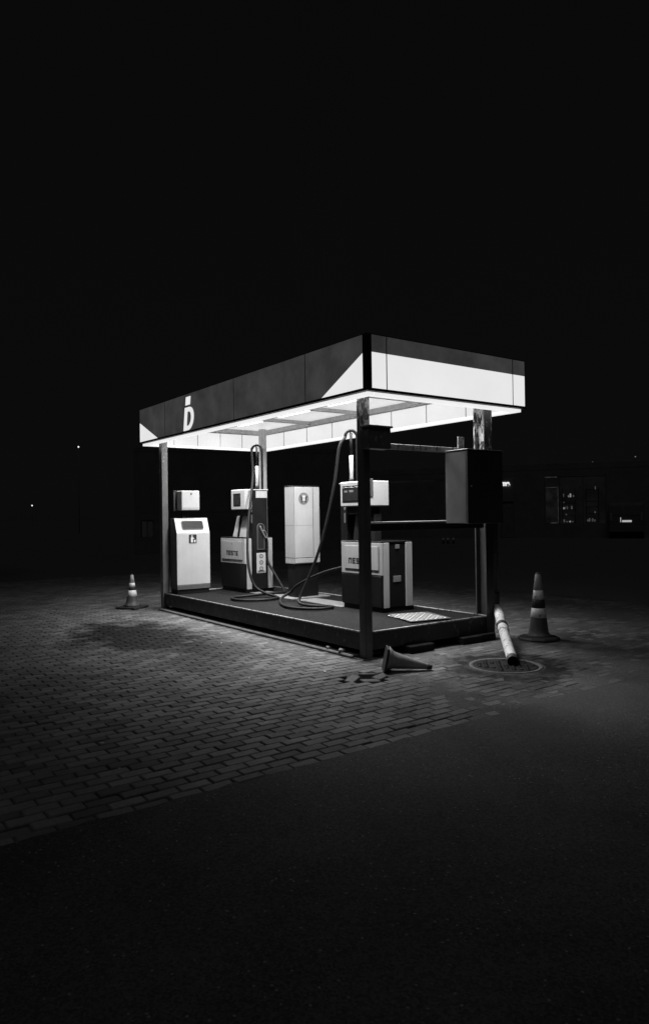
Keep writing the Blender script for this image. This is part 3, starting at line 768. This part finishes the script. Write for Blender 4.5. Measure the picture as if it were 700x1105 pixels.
mb = MB(); mb.box(.33, .44, 5.268, 5.31, zb, 2.0, .004); obj('stand', mb, 'black', T)
mb = MB(); mb.box(.175, .53, 5.235, 5.267, 1.66, 2.0, .004); bk = obj('back_plate', mb, 'dark', T)
mb = MB(); mb.box(.215, .54, 5.03, 5.234, 1.668, 1.995, .014, 2); cv = obj('cover', mb, 'white', T)
mb = MB(); mb.box(.168, .1745, 5.225, 5.27, 1.66, 2.0, .001); obj('edge_strip', mb, 'galv', bk)
mb = MB(); mb.lathe([(.016, 0), (.016, .004)], (0, 0, 0), 14, Matrix.Translation((.385, 5.0298, 1.945)) @ Matrix.Rotation(PI/2, 4, 'X')); obj('lock', mb, 'inkgrey', cv)
mb = MB(); mb.box(.225, .53, 5.0283, 5.0297, 1.705, 1.709, 0); obj('lid_seam', mb, 'inkgrey', cv)

# ------------------------------------------------------------------ electrical boxes on the frame
T = thing('electrical_cabinet', 'large dark grey electrical cabinet hung on the rails beside the right post', 'cabinet', (1.53, -.18, 1.44))
mb = MB(); mb.box(1.25, 1.84, -.315, .012, 1.435, 2.265, .006); ec = obj('case', mb, 'elec', T)
mb = MB(); mb.box(1.245, 1.845, -.345, -.3155, 1.43, 2.27, .006); dr = obj('door', mb, 'elec_door', T)
mb = MB(); mb.lathe([(.011, 0), (.011, .006), (.006, .009)], (0, 0, 0), 12, Matrix.Translation((1.30, -.3452, 1.86)) @ Matrix.Rotation(PI/2, 4, 'X')); obj('lock', mb, 'paper', dr)
mb = MB(); mb.box(1.238, 1.852, -.352, .017, 2.2715, 2.286, .003); obj('rain_lid', mb, 'elec', T)
T = thing('junction_box', 'grey metal junction box with overhanging lid high on the front corner post', 'box', (.12, -.08, 2.25))
mb = MB(); mb.box(-.032, .268, -.155, -.0125, 2.25, 2.478, .006); jb = obj('case', mb, paint('junction_box_paint', .075, .5, 0, .4, 7., .1, .2, .2, .2), T)
mb = MB(); mb.box(-.045, .285, -.172, -.006, 2.4785, 2.497, .003); obj('lid', mb, 'post', T)
mb = MB(); mb.box(.10, .15, -.1, -.07, 2.4975, 2.512, .003); obj('lid_clip', mb, 'rail', T)

# ------------------------------------------------------------------ downpipe and drain pipe
T = thing('downpipe', 'dark round downpipe beside the right post with broken white outlet lying towards the manhole', 'pipe', (2.12, -.02, 0))
mb = MB(); mb.tube([(2.125, .045, 2.2), (2.125, .045, .52)], .05, 16, True, 0)
mb.tube([(2.125, .045, .56), (2.125, .045, .36)], .06, 16, True, 0); obj('riser', mb, 'pipedark', T)
mb = MB(); mb.tube([(2.125, .045, .40), (2.10, .00, .355), (2.02, -.11, .31), (1.70, -.42, .232)], .056, 18, True, 5); obj('elbow', mb, 'pipe', T)
mb = MB(); mb.tube([(1.73, -.395, .239), (1.67, -.455, .226)], .066, 18, True, 0); obj('collar', mb, 'pipedark', T)
mb = MB(); mb.tube([(1.672, -.452, .226), (1.60, -.53, .215), (1.55, -.57, .20)], .060, 18, True, 4); obj('socket', mb, 'pipe', T)
mb = MB(); mb.tube([(1.57, -.55, .205), (.99, -1.14, .062)], .054, 20, False, 0); mb.tube([(.995, -1.135, .064), (1.5, -.62, .19)], .050, 20, False, 0); obj('outlet_pipe', mb, 'pipe', T)
mb = MB(); mb.tube([(.998, -1.132, .065), (.985, -1.146, .061), (.93, -1.20, .05)], .055, 20, False, 0, lambda t: .0555); mb.tube([(.99, -1.14, .0625), (.985, -1.145, .0615)], .0545, 20, True, 0); obj('outlet_lip', mb, 'pipedark', T)

# ------------------------------------------------------------------ manhole
T = thing('manhole_cover', 'round cast iron manhole cover set in a dark collar below the pipe outlet', 'manhole', (MH[0], MH[1], 0))
mb = MB(); mb.lathe([(.46, -.03), (.455, -.012), (.40, .002), (.36, .006), (.36, -.02)], (MH[0], MH[1], 0), 64)
for v in mb.bm.verts:
    d = Vector((v.co.x-MH[0], v.co.y-MH[1]))
    if d.length > .44:
        k_ = 1+.16*noise.noise((d.x*5, d.y*5, 4))+.06*noise.noise((d.x*17, d.y*17, 4)); v.co.x = MH[0]+d.x*k_; v.co.y = MH[1]+d.y*k_
obj('collar', mb, 'dirt', T)
mb = MB(); mb.lathe([(.365, -.02), (.363, .012), (.352, .011), (.330, .011), (.322, .004), (.322, -.02)], (MH[0], MH[1], 0), 48); obj('ring', mb, 'ironlight', T)
mb = MB(); mb.lathe([(.312, -.02), (.312, .006), (.306, .009)], (MH[0], MH[1], 0), 48)
for i in range(-6, 7):
    for j in range(-6, 7):
        x, y = MH[0]+i*.046, MH[1]+j*.046
        if math.hypot(i*.046, j*.046) < .28 and (i+j) % 2 == 0 and R.random() > .2:
            mb.box(x-.018, x+.018, y-.018, y+.018, .0085, .017, .003)
obj('cover', mb, 'iron', T)

# ------------------------------------------------------------------ traffic cones
def cone(name, label, loc, H, rb, rt, base, bands, body_mat, round_base=False, rotz=.3, grp='traffic cones round the kiosk', mtx=None):
    T = thing(name, label, 'traffic cone', loc, grp)
    M4 = (mtx if mtx is not None else Matrix.Rotation(rotz, 4, 'Z'))
    base_m = Matrix.Translation(loc) @ M4
    bt = .035 if H > .5 else .022
    mb = MB()
    if round_base:
        mb.lathe([(base*.5, 0), (base*.5, bt*.6), (base*.47, bt), (base*.34, bt*1.35)], (0, 0, 0), 10, base_m)
        for f in mb.bm.faces: f.smooth = False
    else:
        mb.box(-base/2, base/2, -base/2, base/2, 0, bt, .012, 2, base_m)
    obj('base', mb, 'conebase', T)
    def rad(z): return rt+(rb-rt)*(1-z/H)
    zs = [bt+.001]+[bt+(H-bt)*i/14 for i in range(1, 15)]
    prof = [(rad(bt)+.036, bt*1.0+.001), (rad(bt)+.012, bt+.03)]+[(rad(z), z) for z in zs if z > bt+.05]+[(rt*.8, H+.004)]
    mb = MB(); mb.lathe(prof, (0, 0, 0), 28, base_m); obj('body', mb, body_mat, T)
    for z0, z1, m in bands:
        mb = MB(); mb.lathe([(rad(z0)+.0005, z0), (rad(z0)+.003, z0+.001), (rad(z1)+.003, z1-.001), (rad(z1)+.0005, z1)], (0, 0, 0), 28, base_m); obj('band', mb, m, T)
    return T
cone('traffic_cone', 'tall worn cone with two pale bands and a round dark base, beyond the pipe outlet', (2.40, -.40, 0), .81, .128, .028, .50,
     [(.27, .385, 'band'), (.388, .49, 'conebase'), (.492, .60, 'band'), (.602, .795, 'conetip')], 'cone', True)
cone('traffic_cone', 'small upright cone with two pale bands, alone near the rear left post', (-.30, 5.97, 0), .58, .116, .020, .40,
     [(.205, .31, 'band'), (.312, .37, 'conebase'), (.372, .435, 'band'), (.437, .57, 'conetip')], 'cone', False, .55)
# the fallen one: axis from the base to the tip, resting on the edge of its base and its tip
a = Vector((-.185, -.525, .119)); b = Vector((.185, -.785, .028)); zax = (b-a).normalized()
xax = Vector((0, 0, 1)).cross(zax).normalized(); yax = zax.cross(xax)
mt = Matrix((xax, yax, zax)).transposed().to_4x4()
cone('traffic_cone', 'plain cone without bands lying on its side by the broken pavers', tuple(a), .475, .100, .020, .235, [(.43, .476, 'conebase')], 'conepale', False, 0, 'traffic cones round the kiosk', mt)

# ------------------------------------------------------------------ loose things on and under the platform
mb = MB(); mb.prism([(.86, .22, ZP+.004), (1.43, .12, ZP+.004), (1.60, .70, ZP+.004), (1.10, .88, ZP+.004)], (0, 0, .006))
tp = tag(obj('tread_plate', mb, 'plate', None, (1.2, .5, ZP)), 'loose light tread plate lying on the deck in front of the nearer pump', 'metal plate')
mb = MB()
ux = Vector((.57, -.10, 0)).normalized(); uy = Vector((-ux.y, ux.x, 0)).normalized()
for i in range(9):
    for j in range(9):
        c = Vector((.88, .24, ZP+.0135))+ux*(.03+i*.068)+uy*(.03+j*.072)
        p = c-Vector((0, 0, .0035))
        # keep inside the sheet
        u = (c-Vector((.86, .22, 0))).dot(ux); v = (c-Vector((.86, .22, 0))).dot(uy)
        if not (.02 < u < .55+.02*v and .02 < v < .60-.08*(.5-u)): continue
        ang = PI/4 if (i+j) % 2 else -PI/4
        d = (ux*math.cos(ang)+uy*math.sin(ang))*.036; e = (ux*-math.sin(ang)+uy*math.cos(ang))*.016
        mb.prism([tuple(p-d), tuple(p+e), tuple(p+d), tuple(p-e)], (0, 0, .003))
obj('tread_pattern', mb, 'tread', tp)
mb = MB(); mb.box(.56, .92, -.11, .16, 0.004, .088, .008); tag(obj('timber_block', mb, 'timber', None, (.74, 0, 0)), 'dark timber block wedged under the short side behind the fallen cone', 'timber block', 'timber blocks under the platform')
mb = MB(); mb.box(1.40, 1.72, -.10, .16, 0.004, .086, .008); tag(obj('timber_block', mb, 'timber', None, (1.56, 0, 0)), 'dark timber block under the short side, second from the right end', 'timber block', 'timber blocks under the platform')
mb = MB(); mb.box(1.735, 1.99, -.085, .16, 0.004, .0875, .008); tag(obj('timber_block', mb, 'timber', None, (1.86, 0, 0)), 'dark timber block under the platform corner beside the drain pipe', 'timber block', 'timber blocks under the platform')
# loose pavers in the sunken spot
def loose(x, y, z, rz, rx, ry, label):
    m = Matrix.Translation((x, y, z)) @ Matrix.Rotation(rz, 4, 'Z') @ Matrix.Rotation(rx, 4, 'X') @ Matrix.Rotation(ry, 4, 'Y')
    mb = MB(); mb.box(-.095, .095, -.046, .046, -.03, .03, .006, 1, m)
    tag(obj('loose_paver', mb, 'paver', None, (x, y, z)), label, 'paver', 'loose pavers in the sunken spot')
loose(-.62, -.55, -.038, .5, .12, -.10, 'loose paver at the left end of the sunken spot')
loose(-.38, -.50, -.036, .1, -.10, .14, 'loose paver at the back of the sunken spot, nearest the corner post')
loose(-.53, -.71, -.040, -.15, .08, .10, 'loose paver at the front of the sunken spot')
loose(-.34, -.64, -.038, .25, .16, -.06, 'loose paver against the base of the fallen cone')
# scraps of paper and a crushed packet
def scrap(x, y, z, s, rz, label):
    m = Matrix.Translation((x, y, z)) @ Matrix.Rotation(rz, 4, 'Z')
    mb = MB()
    mb.prism([m @ Vector(p) for p in ((-s, -s*.6, .001), (s*.2, -s*.8, .006), (s, -.1*s, .002), (s*.5, s*.7, .008), (-s*.6, s*.6, .003))], (0, 0, .006))
    tag(obj('paper_scrap', mb, 'paper', None, (x, y, z)), label, 'litter', 'paper scraps on the paving')
SC = [(-.91, -.155, .012, 'white scrap on the pavers left of the sunken spot'), (-1.35, -1.21, .013, 'white scrap on the pavers far in front of the sunken spot'), (-1.03, -1.32, .013, 'white scrap on the pavers near the asphalt edge, right of another')]
SC = [(-.72, 1.91, 'white scrap on the pavers beside the dark stains'), (-1.89, .07, 'white scrap on the pavers, left of another, in front of the long side'), (-1.42, .01, 'white scrap on the pavers halfway between stains and asphalt'),
      (-3.18, -1.03, 'white scrap far out on the pavers at the left'), (-3.26, -1.59, 'white scrap on the pavers closest to the asphalt at the left'), (-.68, -.19, 'white scrap just left of the sunken spot'),
      (-1.36, -1.20, 'white scrap in front of the sunken spot, the left one of two'), (-1.09, -1.33, 'white scrap in front of the sunken spot, the right one of two'), (-.28, -1.12, 'white scrap between the fallen cone and the asphalt')]
for x, y, l in SC:
    scrap(x, y, und(x, y)+.001, R.uniform(.009, .016), R.uniform(0, 6), l)
m = Matrix.Translation((.06, .62, .034)) @ Matrix.Rotation(.4, 4, 'Z')
def crumple(name, x, y, z, s, label):
    bm = bmesh.new(); bmesh.ops.create_icosphere(bm, subdivisions=3, radius=s)
    for v in bm.verts: v.co *= 1+.75*noise.noise(v.co*26+Vector((x*9, y*9, 0))); v.co.z *= .55
    bmesh.ops.translate(bm, vec=(x, y, z+s*.5), verts=bm.verts[:])
    mb = MB(); mb.bm.free(); mb.bm = bm
    tag(obj(name, mb, 'stickergrey', None, (x, y, z)), label, 'litter')
crumple('crumpled_paper', -.035, .62, .034, .028, 'crumpled pale paper on the foundation strip near the front post')
crumple('crumpled_bag', -.03, .38, .034, .038, 'crumpled plastic bag on the foundation strip beside the front post')

# ------------------------------------------------------------------ dark surroundings
YAW, FPX = .9422, 764.
CAM = Vector((-4.7917, -5.8807, 1.55))
class Frame:
    """a facade seen square on: s to the right along it, z up, depth d away from the viewer's side"""
    def __init__(s, ang, dist):
        s.o = CAM.xy+Vector((math.cos(ang), math.sin(ang)))*dist
        s.t = Vector((math.sin(ang), -math.cos(ang))); s.n = Vector((math.cos(ang), math.sin(ang)))
        s.m = Matrix(((s.t.x, s.n.x, 0, s.o.x), (s.t.y, s.n.y, 0, s.o.y), (0, 0, 1, 0), (0, 0, 0, 1)))
    def at(s, u, d=0, z=0): return s.m @ Vector((u, d, z))
F1 = Frame(.6025, 45.)
def sb(name, mat, parent, *boxes, bev=.01):
    mb = MB()
    for b in boxes: mb.box(*b, bev, 1, FR.m)
    return obj(name, mb, mat, parent)
FR = F1
SH = thing('shop_building', 'low dark shop with dimly lit glass door and shelves behind its window, beyond the cone', 'shop', tuple(F1.at(0, 3, 0)))
k = 45/37.6
# facade with openings: door at left, lit entrance, shop window
wl = [(-14, -4.35, 0, .25, 0, 3.6), (-3.55, -1.75, 0, .25, 0, 3.75), (1.75, 14, 0, .25, 0, 3.75), (-14, 14, 0, .25, 3.752, 4.1), (-4.348, -3.552, 0, .25, 2.25, 3.6), (-1.748, 1.748, 0, .25, 0, .85)]
sb('wall', 'wallpale', SH, *wl, bev=0)
sb('side_wall', 'walldark', SH, (-14, -13.75, .2505, 9, 0, 4.1), (13.75, 14, .2505, 9, 0, 4.1), (-14, 14, 9.001, 9.25, 0, 4.1), bev=0)
sb('room_wall', 'g_room', SH, (-13.7, 13.7, 4.4, 4.6, .0505, 4.05), bev=0)
sb('roof', 'walldark', SH, (-14.05, 14.05, 0, 9.5, 4.102, 4.5))
sb('roof_fascia', 'wallpale', SH, (-14.06, 14.06, -.004, -.0005, 4.13, 4.47))
dr = sb('door', 'walldark', SH, (-4.30, -3.60, .08, .13, .02, 2.2)); sb('door_frame', 'frame', dr, (-4.346, -4.302, .04, .16, 0, 2.2), (-3.598, -3.554, .04, .16, 0, 2.2), (-4.3, -3.6, .04, .16, 2.202, 2.246)); sb('door_pane', 'glass', dr, (-4.18, -3.72, .075, .079, .9, 2.05))
# lit entrance and window
en = sb('entrance', 'frame', SH, (-1.74, -1.68, .05, .15, .852, 3.7), (-.98, -.90, .05, .15, .852, 3.7), (-1.678, -.982, .05, .15, 3.64, 3.7), (-1.678, -.982, .05, .15, 3.02, 3.08), (-1.678, -.982, .05, .15, .852, .92))
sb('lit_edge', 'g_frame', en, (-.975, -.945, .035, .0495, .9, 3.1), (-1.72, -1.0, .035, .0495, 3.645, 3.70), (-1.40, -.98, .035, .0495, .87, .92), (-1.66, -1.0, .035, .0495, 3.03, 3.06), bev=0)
sb('entrance_pane', 'g_dim', en, (-1.676, -.984, .10, .11, .922, 3.018), bev=0)
wn = sb('window', 'walldark', SH, (-.895, -.84, .05, .15, .852, 3.7), (.42, .48, .05, .15, .852, 3.7), (1.69, 1.745, .05, .15, .852, 3.7), (-.838, .418, .05, .15, 3.64, 3.7), (.482, 1.688, .05, .15, 3.64, 3.7))
sb('room_floor', 'walldark', SH, (-13.7, 13.7, .26, 4.39, .0, .05), bev=0)
rg = random.Random(5)
def shelf(s0, s1, d, label, rows, mat_pick):
    T = thing('shop_shelf', label, 'shelf', tuple(F1.at((s0+s1)/2, d+.2, .05)), 'shelves inside the shop')
    sb('rack', 'dark', T, (s0, s0+.03, d, d+.4, .05, 3.0), (s1-.03, s1, d, d+.4, .05, 3.0), *[(s0+.031, s1-.031, d, d+.4, z-.03, z) for z in rows])
    bxs = {0: [], 1: []}
    for z in rows:
        x = s0+.06
        while x < s1-.14:
            w = rg.uniform(.05, .11); h = rg.uniform(.07, .22)
            p = mat_pick(x, z)
            if rg.random() < p: bxs[1 if rg.random() < p*.35 else 0].append((x, x+w, d+.05, d+.25, z+.001, z+.001+h))
            x += w+rg.uniform(.02, .09)
    if bxs[0]: o = sb('goods', 'g_goods', T, *bxs[0], bev=.004); o['kind'] = 'stuff'
    if bxs[1]: o = sb('goods', 'g_goods2', T, *bxs[1], bev=.004); o['kind'] = 'stuff'
shelf(-.74, .02, .6, 'lit shelf of goods just right of the shop entrance', (.92, 1.35, 1.72, 2.10, 2.45), lambda x, z: .85 if z in (.92, 1.72, 2.45) and x < -.2 else .35)
shelf(.62, 1.36, .9, 'lit shelf of goods at the right side of the shop window', (.95, 1.45, 1.85, 2.2, 2.9), lambda x, z: .75 if x > 1.0 else .3)
# small lit letters on the facade
mt = F1.m @ Matrix.Translation((-4.30, -.03, 3.23)) @ Matrix.Rotation(PI/2, 4, 'X')
mb = text_mb('ma', .44, mt, .02, .022); obj('sign_lettering', mb, 'g_sign', SH)
# van parked by the shop
F2 = Frame(YAW-math.atan(325/FPX), 43.5); FR = F2
V = thing('parked_van', 'dark parked van far right with its rear number plate lit', 'van', tuple(F2.at(0, 2.2, 0)))
mb = MB()
prof = [(0, .38), (0, 1.25), (.12, 1.95), (.25, 2.05), (3.0, 2.05), (3.7, 1.35), (4.4, 1.15), (4.55, .9), (4.55, .38)]
mb.prism([F2.at(-.92, d, z) for d, z in prof], F2.t.to_3d()*1.84, .06); bd = obj('body', mb, 'car', V)
sb('rear_window', 'glass', V, (-.72, .72, -.012, .10, 1.32, 1.85)); sb('bumper', 'car', V, (-.90, .90, -.10, -.004, .38, .68))
for s in (-1, 1):
    sb('tail_light', 'inkgrey', V, (s*.80-.07, s*.80+.07, -.03, .02, 1.0, 1.45)); sb('side_window', 'glass', V, (s*.925-.004, s*.925+.004, 2.0, 3.0, 1.35, 1.9), bev=0)
    for d in (.85, 3.65):
        mb = MB(); mb.lathe([(.33, -.1), (.34, -.08), (.34, .08), (.33, .1)], (0, 0, 0), 24, F2.m @ Matrix.Translation((s*.82, d, .34)) @ Matrix.Rotation(PI/2, 4, 'Y')); wv = obj('wheel', mb, 'tyre', V)
        mb = MB(); mb.lathe([(.2, -.008), (.2, .008)], (0, 0, 0), 20, F2.m @ Matrix.Translation((s*.93, d, .34)) @ Matrix.Rotation(PI/2, 4, 'Y')); obj('rim', mb, 'galv', wv)
sb('number_plate', 'g_plate', V, (-.22, .28, -.03, -.013, .93, 1.04)); sb('plate_lamp', 'g_plate', V, (-.31, -.275, -.03, -.013, .93, 1.20), bev=.003)
F4 = Frame(YAW-math.atan(355/FPX), 52.); FR = F4
LW = sb('low_wall', 'concrete', None, (-1.2, 6, 0, .25, 0, .75)); tag(LW, 'low pale wall at the far right edge behind the van', 'wall')
# three short bollards far behind the lower rail
for i, (x, y) in enumerate(((21.59, 20.06), (21.76, 19.89), (21.95, 19.69))):
    T = thing('bollard', ('left', 'middle', 'right')[i]+' one of three short pale bollards far behind the kiosk', 'bollard', (x*1.0, y*1.0, 0), 'short bollards behind the kiosk')
    mb = MB(); mb.lathe([(.05, 0), (.05, .30), (.03, .34)], (x, y, 0), 14); obj('post', mb, 'wallpale', T)
    mb = MB(); mb.lathe([(.052, .2), (.0535, .205), (.0535, .29), (.052, .295)], (x, y, 0), 14); obj('band', mb, 'paper', T)
# building behind the left post
F3 = Frame(YAW+math.atan(185/FPX), 31.); FR = F3
def su(px): return 31.*math.tan(math.atan((px-350)/FPX)+math.atan(185/FPX))
LB = thing('workshop_building', 'unlit two storey block with small pale window behind the rear left post', 'building', tuple(F3.at(3.5, 4, 0)))
a, b = su(145), su(145)+9
w0, w1 = su(152), su(166)
sb('wall', 'wallpale', LB, (a, w0, 0, .3, 0, 1.75), (w1, b, 0, .3, 0, 1.75), (w0+.001, w1-.001, 0, .3, 0, .72), (w0+.001, w1-.001, 0, .3, 1.45, 1.75), (a, b, 0, .3, 1.95, 4.35), (a, a+.3, .3005, 8, 0, 4.35), (b-.3, b, .3005, 8, 0, 4.35), (a, b, 8.001, 8.3, 0, 4.35), bev=0)
sb('ledge', 'wallpale', LB, (a-.002, b+.002, -.003, .3, 1.7505, 1.9495))
sb('roof', 'walldark', LB, (a-.002, b+.002, -.003, 8.4, 4.352, 4.55))
wn = sb('window', 'frame', LB, (w0+.003, w0+.045, .08, .16, .723, 1.447), (w1-.045, w1-.003, .08, .16, .723, 1.447), (w0+.046, w1-.046, .08, .16, .723, .76), (w0+.046, w1-.046, .08, .16, 1.41, 1.447), ((w0+w1)/2-.02, (w0+w1)/2+.02, .08, .16, .761, 1.409))
sb('pane', 'g_dim', wn, (w0+.046, (w0+w1)/2-.021, .11, .12, .761, 1.409), ((w0+w1)/2+.021, w1-.046, .11, .12, .761, 1.409), bev=0)
# far street lamps
for x, y, h, r, l in ((18.52, 70.65, 8.87, .085, 'tall far street lamp left of the canopy'), (54.05, 237.1, 5.98, .24, 'most distant street lamp, low at the left edge'),
                   (47.04, 24.35, 5.39, .05, 'faint street lamp above the van at the far right'), (53.77, 32.46, 5.75, .04, 'faint street lamp above the shop roof')):
    T = thing('street_lamp', l, 'street lamp', (x, y, 0), 'far street lamps')
    mb = MB(); mb.tube([(x, y, 0), (x, y, h+.4)], .05, 10, True, 0, lambda t: .035-.012*t); obj('pole', mb, 'wallpale', T)
    d = (CAM.xy-Vector((x, y))).normalized()
    mb = MB(); mb.tube([(x, y, h+.38), (x+d.x*.5, y+d.y*.5, h+.52), (x+d.x*1.0, y+d.y*1.0, h+.42)], .035, 8, True, 5); obj('arm', mb, 'dark', T)
    m = M['g_lamp'] if r > .07 else M['g_goods2']
    mb = MB(); mb.lathe([(r*.4, -r), (r, -.3*r), (r, .3*r), (r*.4, r)], (x+d.x*1.0, y+d.y*1.0, h+.36-r), 12); obj('lamp_head', mb, m, T)

# ------------------------------------------------------------------ night sky, added faint fill sun, camera
w = bpy.data.worlds.new('World'); S.world = w; w.use_nodes = True
nt = w.node_tree; bg = nt.nodes['Background']
sky = nd(nt, 'ShaderNodeTexSky', sky_type='NISHITA'); sky.sun_disc = False
SUN_EL, SUN_AZ = math.radians(58), math.radians(231)
sky.sun_elevation = SUN_EL; sky.sun_rotation = SUN_AZ
bw = nd(nt, 'ShaderNodeRGBToBW'); nt.links.new(sky.outputs[0], bw.inputs[0])
# the night sky is almost even: squeeze its range before dimming it
sq = mathn(nt, 'POWER', bw.outputs[0], .12)
nt.links.new(sq, bg.inputs['Color']); bg.inputs['Strength'].default_value = .0028
sl_ = bpy.data.lights.new('fill_sun', 'SUN'); sl_.energy = .12; sl_.angle = math.radians(20); sl_.color = (1, 1, 1)  # faint sun added as fill for dark ground and facades
so = bpy.data.objects.new('fill_sun', sl_); COL.objects.link(so)
so.rotation_euler = (math.radians(32), 0, math.radians(-36-15)); so.location = (0, 0, 20)

cam = bpy.data.cameras.new('camera'); co = bpy.data.objects.new('camera', cam); COL.objects.link(co)
yaw, pitch, roll = .9422, .0048, -.0142
fwd = Vector((math.cos(yaw)*math.cos(pitch), math.sin(yaw)*math.cos(pitch), math.sin(pitch)))
r_ = Vector((math.sin(yaw), -math.cos(yaw), 0)); u_ = r_.cross(fwd)
r2 = r_*math.cos(roll)+u_*math.sin(roll); u2 = -r_*math.sin(roll)+u_*math.cos(roll)
mw = Matrix((r2, u2, -fwd)).transposed().to_4x4(); mw.translation = CAM
co.matrix_world = mw
cam.sensor_fit = 'VERTICAL'; cam.sensor_height = 36; cam.lens = FPX/1105*36; cam.clip_start = .05; cam.clip_end = 3000
S.camera = co
S.view_settings.view_transform = 'Standard'; S.view_settings.look = 'None'; S.view_settings.exposure = 0; S.view_settings.gamma = 1
S.render.engine = 'CYCLES'; S.cycles.use_denoising = True; S.cycles.max_bounces = 8; S.cycles.sample_clamp_indirect = 3
S.cycles.light_sampling_threshold = 0
S.cycles.caustics_reflective = False; S.cycles.caustics_refractive = False
